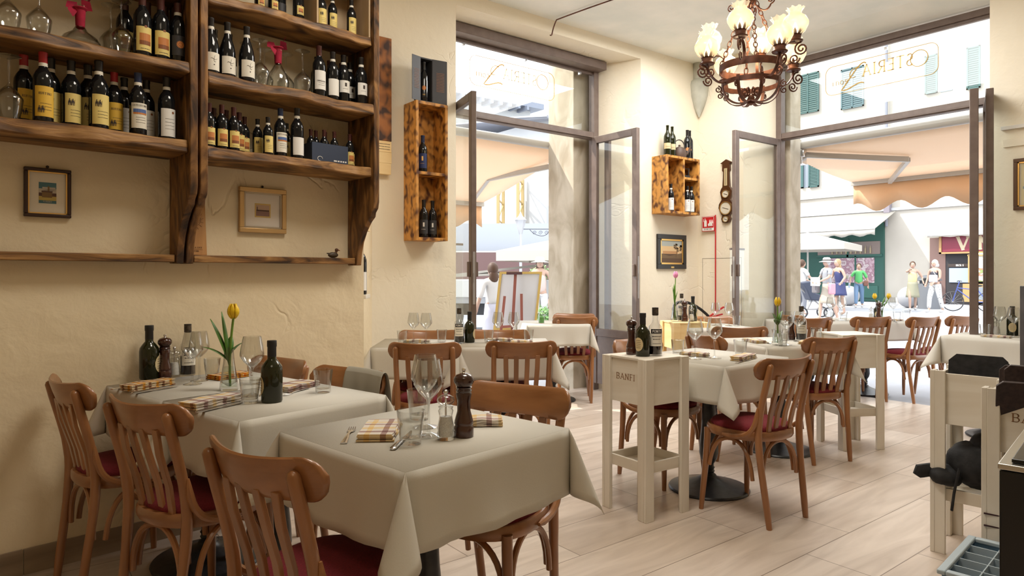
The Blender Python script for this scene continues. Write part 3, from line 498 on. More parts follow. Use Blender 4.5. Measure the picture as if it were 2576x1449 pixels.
decanter('tall clear wine decanter with a red felt bow in its neck', [(.0001, .001), (.042, 0), (.052, .012), (.055, .04), (.048, .075), (.028, .11), (.014, .135), (.013, .16), (.020, .205), (.019, .205), (.012, .16), (.013, .136), (.026, .112), (.046, .076), (.053, .04), (.050, .014), (.0001, .006)], TW @ Vector((.625, -.16, 2.164)), .208)
decanter('squat wide decanter with dark red ribbon, left rack upper shelf', [(.0001, .001), (.055, 0), (.072, .008), (.075, .016), (.060, .04), (.030, .06), (.016, .085), (.013, .11), (.022, .17), (.021, .17), (.012, .11), (.015, .085), (.028, .062), (.058, .041), (.072, .017), (.0001, .006)], TW @ Vector((-.232, -.16, 2.181)), .15)
# ---- framed pictures and small things on the racks
def picture(name, label, cx, T, w, h, fw, fm, inner, mat_m, iw, ih, draw, cat='picture', nail=True):
    """T: local x right, y into wall, z up; centre at origin"""
    r = thing(name, label, cat); r.matrix_world = T; F_ = lambda a, b, k=.0: (a, -.008-k, b)
    m = MB()
    for (x0, z0, x1, z1) in ((-w/2, -h/2, w/2, -h/2+fw), (-w/2, h/2-fw, w/2, h/2), (-w/2, -h/2+fw, -w/2+fw, h/2-fw), (w/2-fw, -h/2+fw, w/2, h/2-fw)): m.box(x0, -.022, z0, x1, 0, z1)
    m.build('picture_frame', fm, r, bevel=.003)
    g_ = fw; t = fw*.35; m = MB()
    for (x0, z0, x1, z1) in ((-w/2+g_, -h/2+g_, w/2-g_, -h/2+g_+t), (-w/2+g_, h/2-g_-t, w/2-g_, h/2-g_), (-w/2+g_, -h/2+g_, -w/2+g_+t, h/2-g_), (w/2-g_-t, -h/2+g_, w/2-g_, h/2-g_)): m.box(x0, -.016, z0, x1, -.004, z1)
    m.build('inner_slip', inner, r); m = MB(); m.box(-w/2+g_, -.008, -h/2+g_, w/2-g_, -.001, h/2-g_); m.build('mount', mat_m, r)
    m = MB(); mats = draw(m, F_, iw, ih); m.build('print', mats, r, flat=True)
    if nail: m = MB(); m.ball((0, -.006, h/2+.008), .006, 6); m.build('nail', ink, r)
    return r
def q(m, F_, x0, z0, x1, z1, mi, k=.001): m.add([F_(x0, z0, k), F_(x1, z0, k), F_(x1, z1, k), F_(x0, z1, k)], [(0, 1, 2, 3)], mi)
def d_tower(m, F_, w, h):
    q(m, F_, -w/2, -h/2, w/2, h/2, 0, .0006); q(m, F_, -w/2, -h*.05, w/2, h*.20, 1, .0009); q(m, F_, -w*.30, .10*h, w*.45, h*.28, 1, .0009); q(m, F_, -w/2, -h*.36, w/2, -h*.14, 2, .0012); q(m, F_, -w/2, -h*.16, w/2, 0, 3, .0014); q(m, F_, -w*.32, -h*.22, w*.25, h*.08, 4, .0018); q(m, F_, 0, 0, w*.1, h*.32, 4, .0022)
    q(m, F_, -w*.35, h*.03, w*.28, h*.09, 3, .0024); put_text(m, 'FIRENZE' if False else 'FLORENCE', h*.07, lambda a, b: F_(a, b, .002), 1, 0, -h*.45, .16, sx=.8)
    return [colm('print_teal', (.07, .17, .20)), colm('print_cloud', (.52, .46, .38)), colm('print_ochre', (.50, .38, .10)), colm('print_dark_red', (.10, .045, .03)), colm('print_brown', (.22, .13, .05))]
def d_river(m, F_, w, h):
    q(m, F_, -w/2, -h/2, w/2, h/2, 0, .0006); q(m, F_, -w*.42, -h*.40, w*.42, h*.40, 1, .0010); q(m, F_, -w*.42, -h*.40, w*.42, -h*.08, 2, .0014); q(m, F_, -w*.40, -h*.06, w*.40, h*.04, 3, .0018); q(m, F_, -w*.36, -h*.06, -w*.32, h*.25, 3, .002)
    return [colm('print_gilt_edge', (.60, .42, .14)), colm('print_sepia_sky', (.48, .33, .24)), colm('print_mauve', (.26, .15, .13)), colm('print_umber', (.09, .045, .035))]
wallT = lambda u, z, n=.001: rz(7) and (Matrix.Translation(TW @ Vector((u, -n, z))) @ Matrix.Rotation(R(7), 4, 'Z'))
picture('framed_picture', 'small dark-framed print of a tower under blue sky on left wall', 0, wallT(-.318, 1.582), .166, .205, .014, colm('dark_wood_frame', (.035, .012, .008), .35), goldm, colm('ivory_mount', (.78, .70, .57), .9), .062, .088, d_tower)
picture('framed_picture', 'small gold-framed sepia river view above the bottom rail', 0, wallT(.614, 1.570), .25, .232, .024, M('antique_gold', (.62, .42, .20), .35, .7), M('silver_slip', (.50, .43, .34), .35, .7), colm('grey_mount', (.74, .67, .59), .9), .085, .072, d_river)
m = MB(); r = thing('engraved_box_lid', 'engraved wooden wine box lid with sun emblem between the racks', 'wooden lid', TW @ Vector((.262, -.04, 1.332)), 7)
lidm = NM('cedar_lid', [(.36, .17, .05), (.50, .26, .09)], 6, (3, 1, .4), .5); m = MB(); m.box(-.050, -.006, 0, .058, .006, .31, T=Matrix.Rotation(R(-6), 4, 'X')); m.build('lid_board', lidm, r, bevel=.001)
m = MB(); TL = Matrix.Rotation(R(-6), 4, 'X'); F_ = lambda a, b: TL @ Vector((a, -.0068, b))
for t in range(24): a_ = t*pi/12; m.tube([F_(.004+.019*cos(a_), .17+.019*sin(a_)), F_(.004+.026*cos(a_), .17+.026*sin(a_))], .0012, 4)
for rr in (.014, .030): m.tube([F_(.004+rr*cos(t*pi/12), .17+rr*sin(t*pi/12)) for t in range(24)], .0009, 4, closed=True)
for t in range(14): a_ = t*pi/7+.1; m.tube([F_(.004+.033*cos(a_), .17+.033*sin(a_)), F_(.004+.044*cos(a_+.1), .17+.05*sin(a_+.1))], .0008, 4)
put_text(m, 'TENUTA LUCE', .0075, F_, 0, .004, .032, .14); put_text(m, 'TOSCANA', .006, F_, 0, .004, .016, .14); m.tube([F_(-.03, .026), F_(.038, .026)], .0005, 4); m.build('engraving', M('burn_mark', (.07, .025, .008), .7), r)
# wooden duck
duckm = NM('carved_duck', [(.02, .014, .010), (.10, .07, .045)], 60, (1, 1, 3), .5, .2); r = thing('duck_figurine', 'small carved wooden duck on the bottom rail of right rack', 'figurine', TW @ Vector((1.0, -.045, 1.3312)), 7)
m = MB(); m.ball((0, 0, .016), .02, 10, sc=(1.55, .8, .8)); m.ball((-.028, 0, .024), .008, 6, sc=(1.6, .8, .5)); m.build('duck_body', duckm, r)
m = MB(); m.tube([(.014, 0, .022), (.020, 0, .036), (.021, 0, .041)], [.009, .006, .008], 8); m.ball((.022, 0, .044), .010, 8); m.build('duck_head', colm('duck_brown', (.10, .035, .012)), r); m = MB(); m.tube([(.030, 0, .044), (.042, 0, .041)], [.004, .002], 6, flat=1.4); m.build('duck_bill', colm('duck_bill_orange', (.35, .13, .04)), r)
# ================================================================ boxes on the north wall
def open_box(name, label, loc, w, h, d, t, m_, shelves=(), verts=(), cat='shelf'):
    r = thing(name, label, cat, loc); m = MB()
    m.box(0, 0, 0, t, d, h).box(w-t, 0, 0, w, d, h).box(t, 0, 0, w-t, d, t).box(t, 0, h-t, w-t, d, h); m.build('box_sides', m_, r, bevel=.002)
    MB().box(t, d-.012, t, w-t, d-.001, h-t).build('box_back', m_, r)
    for x0, x1, z in shelves: MB().box(x0, .004, z, x1, d-.012, z+t).build('inner_shelf', m_, r, bevel=.002)
    for x in verts: MB().box(x, 0, t, x+t, d-.012, h-t).build('divider', m_, r, bevel=.002)
    return r
open_box('wall_box_shelf', 'tall narrow scorched-wood box shelf on wall left of window', (2.592, 4.552, 1.505), .29, 1.086, .196, .024, burnt_m, ((.024, .266, .515),))
put('navy', (2.688, 4.615, 2.0445), -32, 'navy-labelled bottle standing alone in the tall scorched box shelf', None, .95, .97)
put('pros', (2.70, 4.62, 1.5295), -28, 'left of two charcoal-labelled bottles low in tall scorched box', None, .95, 1.0); put('pros', (2.79, 4.635, 1.5295), -28, 'right of two charcoal-labelled bottles low in tall scorched box', None, .95, 1.0)
r = thing('gift_box', 'open charcoal gift box standing on the tall scorched box shelf', 'box', (2.70, 4.60, 2.5915), 0); card = colm('charcoal_card', (.035, .036, .042), .5)
m = MB(); m.box(-.06, .06, 0, .05, .065, .345).box(-.062, -.03, 0, -.056, .065, .345).box(.046, -.03, 0, .052, .065, .345).box(-.056, -.03, .335, .046, .065, .345).box(-.056, -.03, 0, .046, .065, .008); m.build('case', card, r)
m = MB(); m.bar((-.06, -.03, .173), (-.145, -.052, .173), .004, .345).build('left_flap', card, r); m = MB(); m.bar((.05, -.03, .173), (.175, -.045, .173), .004, .345).build('right_flap', card, r)
copper = colm('copper_print', (.40, .16, .06)); m = MB(); dv = Vector((.125, -.015, 0)).normalized(); 
for k in range(13): scribble(m, .032, .10, .24-k*.012, .005, lambda a, b: Vector((.05, -.0335, 0))+dv*a+Vector((0, -.001, b)), 0)
dv2 = Vector((.085, .022, 0)).normalized()
for k in range(13): scribble(m, .018, .07, .24-k*.012, .005, lambda a, b: Vector((-.143, -.0535, 0))+dv2*a+Vector((.001, -.0025, b)), 0)
m.build('flap_print', copper, r, flat=True)
put('luce', (2.697, 4.612, 2.600), -30, 'dark bottle with orange sun emblem inside the charcoal gift box', None, .92, 1.05)
r = thing('scorched_panel', 'dark scorched wine-crate panel hanging behind right rack edge', 'panel', (2.25, 4.69, 2.27)); MB().box(0, 0, 0, .205, .05, .80).build('panel_board', burnt2_m, r, bevel=.003)
r = thing('crate_panel', 'pale printed wine-crate panel below the scorched panel', 'panel', (2.25, 4.69, 2.013)); m = MB(); m.box(0, 0, 0, .20, .05, .085).box(0, 0, .0855, .205, .05, .17).box(0, 0, .1705, .203, .05, .256); m.build('panel_board', pale_pine, r, bevel=.002)
m = MB(); [scribble(m, .03, .19, .23-.02*k, .008, lambda a, b: (a, -.001, b), 0) for k in range(3)]; m.build('panel_print', ink, r, flat=True)
b2 = open_box('wall_box_shelf', 'square scorched-wood box shelf with three compartments near corner', (5.575, 4.545, 1.884), .555, .612, .204, .026, burnt_m, ((.296, .529, .375),), (.27,))
for i, (x, y, h, k, lb) in enumerate(((5.70, 4.64, .335, 'empty', 'left of two olive-green bottles on top of square box shelf'), (5.79, 4.65, .335, 'empty', 'right of two olive-green bottles on top of square box shelf'), (6.01, 4.62, .32, 'luce', 'left of two dark sun-emblem bottles on square box shelf'), (6.075, 4.64, .325, 'luce', 'right of two dark sun-emblem bottles on square box shelf'))):
    put(k, (x, y, 2.4975), -50, lb, None, h/.30*.95, h/.30)
for x, y, lb in ((5.65, 4.69, 'back white-label bottle in left compartment of square box'), (5.708, 4.60, 'front white-label bottle in left compartment of square box'), (5.905, 4.69, 'back white-label bottle in lower right compartment of square box'), (5.985, 4.60, 'left front white-label bottle in lower right compartment of square box'), (6.062, 4.605, 'rightmost white-label bottle in lower right compartment of square box')):
    put('whd', (x, y, 1.911), -50, lb, None, .90, .97)
r = thing('kettle', 'dark iron kettle between the bottles on square box shelf', 'kettle', (5.90, 4.64, 2.4975), -30); km = colm('brown_iron', (.085, .05, .036), .5)
MB().lathe([(.0001, 0), (.070, 0), (.075, .012), (.072, .085), (.066, .098), (.0001, .10)], 20).build('kettle_body', km, r); MB().lathe([(.052, .098), (.045, .115), (.012, .128), (.010, .135), (.014, .142), (.0001, .15)], 16).build('kettle_lid', km, r)
m = MB(); m.tube([(.065, 0, .04), (.10, 0, .07), (.115, 0, .12), (.13, 0, .13)], [.016, .011, .008, .008], 8); m.build('spout', km, r); m = MB(); m.tube(bez((-.065, 0, .08), (-.09, 0, .22), (.06, 0, .26), (.065, 0, .09), 14), .006, 6); m.build('kettle_handle', ink, r)
r = thing('flat_iron', 'small black antique flat iron in upper right compartment', 'iron', (5.99, 4.62, 2.2855), 0); m = MB(); m.prism([(-.06, -.03), (.03, -.03), (.06, 0), (.03, .03), (-.06, .03)], 0, .03); m.build('iron_sole', iron, r, bevel=.003); m = MB(); m.tube([(-.045, 0, .03), (-.05, 0, .10), (.045, 0, .11), (.04, 0, .03)], .007, 6); m.build('iron_handle', iron, r)
# picture and barometer in the corner, extinguisher
def d_land(m, F_, w, h):
    q(m, F_, -w/2, -h/2, w/2, h/2, 0, .0006); q(m, F_, -w/2, -h*.08, w/2, h*.25, 1, .0009); q(m, F_, -w*.42, -h*.12, w*.3, h*.03, 2, .0012); q(m, F_, -w/2, -h/2, w/2, -h*.10, 3, .0015)
    m.add([F_(-w/2, -h*.1, .0018), F_(-w*.1, -h*.2, .0018), F_(w/2, -h*.05, .0018), F_(w/2, -h*.3, .0018), F_(-w/2, -h*.3, .0018)], [(0, 1, 2, 3, 4)], 4)
    m.tube([F_(w*.22, -h*.25, .003), F_(w*.26, h*.1, .003), F_(w*.2, h*.3, .003)], .003, 5, 4)
    for k in range(14): a = random.uniform(-.14, .2)*w; b_ = random.uniform(0, .34)*h; q(m, F_, w*.24+a, b_, w*.24+a+.03, b_+.018, 4, .002)
    return [colm('print_evening_sky', (.42, .45, .42)), colm('print_glow', (.72, .50, .26)), colm('print_hill', (.50, .27, .12)), colm('print_shadow', (.10, .055, .03)), colm('print_foliage', (.16, .10, .05))]
picture('landscape_painting', 'dark-framed evening landscape painting with brass plate below square box', 0, Matrix.Translation((5.89, 4.747, 1.487)), .487, .375, .05, colm('black_frame', (.018, .018, .018), .4), goldm, colm('umber_mount', (.10, .06, .03)), .35, .24, d_land, 'painting', nail=False)
bpy.data.objects['mount'].name = 'mount'
m = MB(); m.box(5.865, 4.722, 1.308, 5.915, 4.7255, 1.325); o = m.build('name_plate', brass); o['label'] = 'small brass name plate on the landscape frame'; o.parent = bpy.data.objects['landscape_painting']; o.matrix_parent_inverse = bpy.data.objects['landscape_painting'].matrix_world.inverted() if False else Matrix.Translation((-5.89, -4.747, -1.487))
TEW = Matrix.Translation((6.379, 4.367, 0)) @ Matrix.Rotation(R(-90), 4, 'Z')      # east wall: local x right, y into wall
r = thing('barometer', 'dark wooden banjo barometer with brass dials on right of corner', 'barometer'); r.matrix_world = TEW; bw = colm('walnut', (.075, .028, .010), .3)
out = [(0, 2.50), (.075, 2.46), (.045, 2.45), (.05, 2.38), (.035, 2.36), (.045, 2.20), (.062, 2.18), (.075, 2.145), (.062, 2.09), (.055, 2.06), (.09, 2.01), (.095, 1.97), (.06, 1.90), (.045, 1.885), (.06, 1.85), (.045, 1.81), (0, 1.80)]
out = out+[(-x, z) for x, z in reversed(out[1:-1])]; m = MB(); m.prism([(x, z) for x, z in reversed(out)], .0, .03, T=Matrix(((1, 0, 0, 0), (0, 0, -1, 0), (0, 1, 0, 0), (0, 0, 0, 1)))); m.build('barometer_case', bw, r, bevel=.003)
face = colm('dial_face', (.66, .60, .48))
for z, rr in ((2.12, .045), (1.965, .075), (1.845, .035)):
    Tm = Matrix.Translation((0, -.03, z)) @ Matrix.Rotation(R(90), 4, 'X'); m = MB(); m.lathe([(rr, 0), (rr, .012), (rr*.88, .013), (rr*.86, .004)], 24, T=Tm); d_ = m.build('dial_rim', brass, r)
    m = MB(); m.lathe([(rr*.86, .005), (.0001, .0051)], 24, T=Tm); m.build('dial', face, d_); m = MB(); m.bar((-rr*.5, -.037, z+rr*.1), (rr*.5, -.037, z-rr*.2), .002, .004); m.build('dial_hand', ink, d_)
m = MB(); m.box(-.018, -.036, 2.21, .018, -.03, 2.40); m.build('thermometer_scale', M('pale_brass', (.72, .60, .34), .4, .3), r); m = MB(); m.tube([(0, -.038, 2.22), (0, -.038, 2.39)], .002, 5); m.build('thermometer_tube', ink, r)
signred = colm('sign_red', (.55, .015, .02), .4); r = thing('fire_extinguisher_sign', 'red fire extinguisher sign on a red pole in the corner', 'sign', (6.35, 4.50, 0))
MB().tube([(0, 0, 0), (0, 0, 1.90)], .007, 8).build('sign_pole', signred, r); sb = MB().box(-.003, .01, 1.722, .003, .178, 1.89).build('sign_board', signred, r)
m = MB(); F_ = lambda a, b: (-.0045, .094-a, b)
for x0, z0, x1, z1 in ((-.078, 1.728, .078, 1.733), (-.078, 1.882, .078, 1.886), (-.078, 1.728, -.074, 1.886), (.074, 1.728, .078, 1.886), (-.074, 1.733, .074, 1.760)): m.add([F_(x0, z0), F_(x1, z0), F_(x1, z1), F_(x0, z1)], [(0, 1, 2, 3)])
m.prism([(-.052, 1.775), (-.018, 1.775), (-.018, 1.835), (-.026, 1.85), (-.044, 1.85), (-.052, 1.835)], 0, .001, T=Matrix(((0, 0, -1, -.004), (-1, 0, 0, .094), (0, 1, 0, 0), (0, 0, 0, 1)))); m.tube([F_(-.035, 1.85), F_(-.035, 1.865), F_(-.055, 1.86), F_(-.06, 1.83)], .003, 5)
for k in range(3): m.tube([F_(.012+k*.02, 1.778), F_(.008+k*.02, 1.80), F_(.024+k*.018, 1.815), F_(.018+k*.018, 1.85)], [.007, .009, .007, .002], 6)
m.build('pictogram', paper, sb, flat=True); m = MB(); put_text(m, 'ESTINTORE', .014, lambda a, b: (-.0058, .094-a, b), 0, 0, 1.740, .16, sx=1.1, serif=False); m.build('sign_lettering', ink, sb, flat=True)
r = thing('fire_extinguisher', 'red fire extinguisher with black hose loop standing in the corner', 'fire extinguisher', (6.15, 4.42, 0)); r.scale = (1.1, 1.1, 1.12); MB().lathe([(.0001, 0), (.075, 0), (.08, .02), (.08, .55), (.06, .62), (.03, .66), (.022, .70), (.0001, .70)], 20).build('cylinder_body', signred, r)
m = MB(); m.tube(bez((0, 0, .68), (-.24, .16, .99), (-.52, .33, .83), (-.16, .02, .42), 18), .014, 8); m.build('hose', black, r); m = MB(); m.bar((-.02, 0, .70), (.13, -.06, .79), .02, .012).bar((-.02, 0, .69), (.12, -.05, .72), .02, .012); m.build('valve_lever', signred, r)
# small bottle shelf on the slanted return wall
r = thing('bottle_niche_shelf', 'small pointed wooden bottle holder at the end of left wall', 'shelf', (1.783, 3.983, 0), 55.2); m = MB(); m.box(-.01, -.014, 1.10, .15, -.002, 1.56).box(-.02, -.11, 1.085, .16, -.002, 1.11); m.build('holder_back', white_wood, r, bevel=.002)
m = MB(); m.prism([(-.03, 1.52), (.16, 1.52), (.065, 1.62)], .002, .11, T=Matrix(((1, 0, 0, 0), (0, 0, -1, 0), (0, 1, 0, 0), (0, 0, 0, 1)))); m.build('holder_roof', pale_pine, r, bevel=.002)
p = Matrix.Translation((1.783, 3.983, 0)) @ Matrix.Rotation(R(55.2), 4, 'Z') @ Vector((.065, -.065, 1.111)); put('plain', p, -20, 'white-label bottle in the small pointed wall holder', None, 1.0, 1.15)
# right wall: rail and framed map
r = thing('wall_rail', 'white metal picture rail on the right wall', 'rail', (6.379, 1.835, 2.40), 0); m = MB(); m.box(-.03, -2.0, -.014, 0, 0, .014); m.build('rail_bar', colm('white_metal', (.72, .70, .66), .4), r, bevel=.002); m = MB(); m.box(-.012, -2.0, -.15, 0, -.01, -.09); m.build('wall_channel', wallb_m, r)
def d_map(m, F_, w, h):
    q(m, F_, -w/2, -h/2, w/2, h/2, 0, .0006)
    for k in range(26): x = random.uniform(-.48, .38)*w; z = random.uniform(-.45, .4)*h; q(m, F_, x, z, x+random.uniform(.02, .08)*w, z+random.uniform(.02, .07)*h, random.choice((1, 1, 2, 3)), .0008+k*.00002)
    return [colm('map_tan', (.58, .50, .30)), colm('map_yellow', (.60, .50, .14)), colm('map_red', (.40, .10, .07)), colm('map_blue', (.25, .30, .30))]
picture('framed_map', 'gold-and-brown framed old coloured map on right wall', 0, Matrix.Translation((6.378, 1.455, 1.945)) @ Matrix.Rotation(R(-90), 4, 'Z'), .60, .405, .028, colm('brown_frame', (.10, .045, .02), .35), goldm, colm('map_mount', (.62, .56, .44), .9), .50, .32, d_map, nail=False)
# ================================================================ chairs
def bent(m, pts, r, n=10, **k): m.tube(pts, r, n, **k)
def make_chair():
    r = thing('bentwood_chair', '', 'chair')
    for s in (-1, 1):   # rear leg running up into the back post
        P = bez((s*.150, -.212, 0), (s*.156, -.190, .2), (s*.168, -.165, .32), (s*.168, -.163, .45), 8)+bez((s*.168, -.163, .45), (s*.168, -.163, .55), (s*.172, -.200, .66), (s*.170, -.234, .795), 8)[1:]
        P = P+[P[-1]+Vector((0, -.001, .008)), P[-1]+Vector((0, -.001, .012))]; m = MB(); m.tube(P, [.0135]+[.0165]*5+[.018]*5+[.0165]*5+[.0155, .011, .004], 10); m.build('leg', wood_chair, r)
        P = bez((s*.190, .172, 0), (s*.180, .165, .15), (s*.165, .150, .3), (s*.165, .150, .432), 8); m = MB(); m.tube(P, [.012, .014, .0155, .016, .0165, .017, .0175, .018, .018], 10); m.build('leg', wood_chair, r)
    # crest rail: curved in plan, rounded ends
    m = MB(); n_ = 40; W = .222; ring = []
    for i in range(n_+1):
        t = -cos(pi*i/n_)*.35+(-1+2*i/n_)*.65; x = W*t; y = -.243+.072*t*t-.014*t**4; hh = .0525*math.sqrt(max(0.0, 1-max(0, (abs(t)-.77)/.23)**2.0)) if abs(t) > .77 else .0525
        hh = max(hh, .004); dip = .010*(1-t*t); zc = .778-dip*.4; lean = .018
        th = .0105
        for k in range(12):
            a = 2*pi*k/12; ca, sa = cos(a), sin(a); dz = hh*(abs(sa)**.55)*(1 if sa >= 0 else -1); dy = th*(abs(ca)**.6)*(1 if ca >= 0 else -1)
            ring.append((x, y+dy-lean*dz/.0525, zc+dz+(.010*t*t if sa > 0 else .0)))
    fs = [(i*12+k, i*12+(k+1) % 12, (i+1)*12+(k+1) % 12, (i+1)*12+k) for i in range(n_) for k in range(12)]+[tuple(reversed(range(12))), tuple(range(n_*12, n_*12+12))]
    m.add(ring, fs); m.build('crest_rail', wood_chair_h, r, ang=60)
    for x0, x1 in ((-.098, -.085), (-.034, -.030), (.034, .030), (.098, .085)):
        P = [(x0, -.236+.05*(x0/.222)**2, .745), (x0*.98, -.212, .66), ((x0+x1)/2, -.178, .55), (x1, -.163, .47), (x1, -.163, .425)]
        m = MB(); 
        for a, b in zip(P[:-1], P[1:]): pass
        m.tube(P, [.0205, .0205, .020, .0195, .019], 4, up=(1, 0.0, 0), flat=.45); m.build('slat', wood_chair, r, bevel=.002)
    # seat frame ring, cushion
    def outl(k, n=36): 
        o = []
        for i in range(n): a = 2*pi*i/n; c, s_ = cos(a), sin(a); o.append((k*.196*abs(c)**.82*(1 if c > 0 else -1), k*.198*abs(s_)**.82*(1 if s_ > 0 else -1)+.012))
        return o
    m = MB(); P = [(x, y, .434) for x, y in outl(1)]; N = 36; vv = []; 
    for dx, z in ((1.0, .412), (1.03, .424), (1.03, .446), (1.0, .456), (.80, .456), (.78, .412)): vv += [(x, y, z) for x, y in outl(dx)]
    m.add(vv, [(j*N+i, j*N+(i+1) % N, ((j+1) % 6)*N+(i+1) % N, ((j+1) % 6)*N+i) for j in range(6) for i in range(N)]); m.build('seat_frame', wood_chair_h, r, ang=50)
    m = MB(); vv = []; lv = ((.93, .453), (.935, .466), (.88, .480), (.70, .489), (.40, .494), (.08, .496), (.90, .440))
    for dx, z in (lv[6],)+lv[:6]: vv += [(x, y, z) for x, y in outl(dx)]
    m.add(vv, [(j*N+i, j*N+(i+1) % N, (j+1)*N+(i+1) % N, (j+1)*N+i) for j in range(6) for i in range(N)]+[tuple(range(6*N, 7*N)), tuple(reversed(range(N)))]); m.build('seat_cushion', red_fab, r, ang=70)
    for s in (-1, 1):  # curved hip brackets from post to seat, arches under the seat
        m = MB(); m.tube(bez((s*.184, -.172, .588), (s*.192, -.165, .46), (s*.205, -.13, .425), (s*.208, .02, .430), 12), [.005, .010]+[.0125]*10+[.006], 8, up=(1, 0, 0), flat=1.0); m.build('hip_bracket', wood_chair, r)
        m = MB(); m.tube(bez((s*.168, -.130, .22), (s*.172, -.12, .36), (s*.165, -.06, .402), (s*.160, 0, .402), 9)+bez((s*.160, 0, .402), (s*.165, .08, .402), (s*.160, .125, .34), (s*.172, .132, .24), 9)[1:], .0105, 8); m.build('side_brace', wood_chair, r)
    for y, x_, z_ in ((.150, .150, .24), (-.165, .140, .22)):
        m = MB(); m.tube(bez((-x_, y, z_), (-x_*.98, y, .36), (-x_*.5, y*.97, .402), (0, y*.95, .402), 9)+bez((0, y*.95, .402), (x_*.5, y*.97, .402), (x_*.98, y, .36), (x_, y, z_), 9)[1:], .0105, 8); m.build('front_brace' if y > 0 else 'rear_brace', wood_chair, r)
    return r
TY['chair'] = make_chair
def chair(cx, cy_, ang, label, k=1.036, group='bentwood chairs with red seats', z=0):
    """cx, cy_: crest centre; ang: facing direction in degrees from +x"""
    cx, cy_ = cx*k, cy_*k; a = R(ang); ox, oy = cx+cos(a)*.225, cy_+sin(a)*.225
    return put('chair', (ox, oy, z), ang-90, label, group)
chair(.215, 3.035, 10, 'bentwood chair nearest left wall, at the far left table corner')
chair(.365, 2.39, 21, 'bentwood chair at the left table, second chair from the photo\'s left edge')
chair(.468, 1.573, 16.6, 'nearest bentwood chair, cut off at the bottom, before the front table')
chair(1.46, 1.835, 202, 'bentwood chair pushed in at the right of the front table', 1.06)
chair(1.09, 3.18, 196, 'bentwood chair by the wall at far right of left table', 1.03)
c6 = chair(1.205, 2.65, 199, 'bentwood chair with grey cloth hung over its backrest', 1.03)
chair(1.975, 3.375, 53, 'bentwood chair seen from behind at left half of window table')
chair(2.47, 3.09, 56, 'bentwood chair seen from behind at right half of window table')
chair(2.50, 4.20, 232, 'bentwood chair behind window table, left of its two olive bottles', 1.01)
chair(2.93, 3.92, 232, 'bentwood chair behind window table, right of its two olive bottles', 1.01)
chair(4.25, 4.52, 55, 'sunlit bentwood chair at the terrace table by left window', 1.04)
chair(4.70, 5.02, 222, 'bentwood chair beyond the sunlit one, beside the open left window leaf', 1.02)
chair(3.235, 2.90, 270, 'bentwood chair behind the pale stand with bottles on top', 1.0)
chair(3.02, 1.72, 86, 'bentwood chair in front of middle table, tablecloth corner on its seat')
chair(4.20, 2.10, 71, 'bentwood chair seen from behind before the second middle table')
chair(3.84, 2.83, -20, 'bentwood chair turned sideways between the two middle tables', 1.0)
chair(4.62, 3.04, 50, 'bentwood chair at the corner table, nearer the room, slats showing', 1.0)
chair(5.42, 3.90, 228, 'bentwood chair on the far side of the small corner table', 1.02)
chair(6.40, 3.66, -25, 'bentwood chair edge-on beside the left jamb of the right doorway', 1.0)
chair(5.99, 3.19, 60, 'bentwood chair in doorway before the left terrace table', 1.02)
chair(6.60, 2.92, 62, 'bentwood chair in doorway before the right terrace table', 1.02)
chair(7.12, 2.66, 73, 'bentwood chair outside the doorway, nearer of the two right ones', 1.0)
chair(7.62, 2.50, 73, 'bentwood chair outside the doorway, farther of the two right ones', 1.0)
# cloth hung over the chair back
grey_cloth = cloth_light('grey_linen', (.44, .41, .34), (.2, .18, .13), .08); gm = MB(); nx = 14; rows = []
prof_ = [(-.30, .44), (-.29, .55), (-.272, .68), (-.262, .78), (-.252, .828), (-.235, .842), (-.215, .828), (-.205, .76), (-.19, .66), (-.17, .56)]
for j, (py_, pz) in enumerate(prof_):
    for i in range(nx+1):
        x = -.235+.27*i/nx; t = x/.222; y = py_+.048*t*t; w_ = .006*sin(i*1.3+j*.4)*(abs(j-5)/5); slant = (.05*(nx-i)/nx if j < 3 else 0)
        rows.append((x-.01*(5-j)*.3, y+w_, pz-slant if j < 2 else pz))
gm.add(rows, [(j*(nx+1)+i, j*(nx+1)+i+1, (j+1)*(nx+1)+i+1, (j+1)*(nx+1)+i) for j in range(len(prof_)-1) for i in range(nx)])
o = gm.build('folded_cloth', grey_cloth, solid=.003, sub=1); o.location = c6.location; o.rotation_euler = c6.rotation_euler; tag(o, 'grey cloth draped over a chair back at the left table', 'cloth')
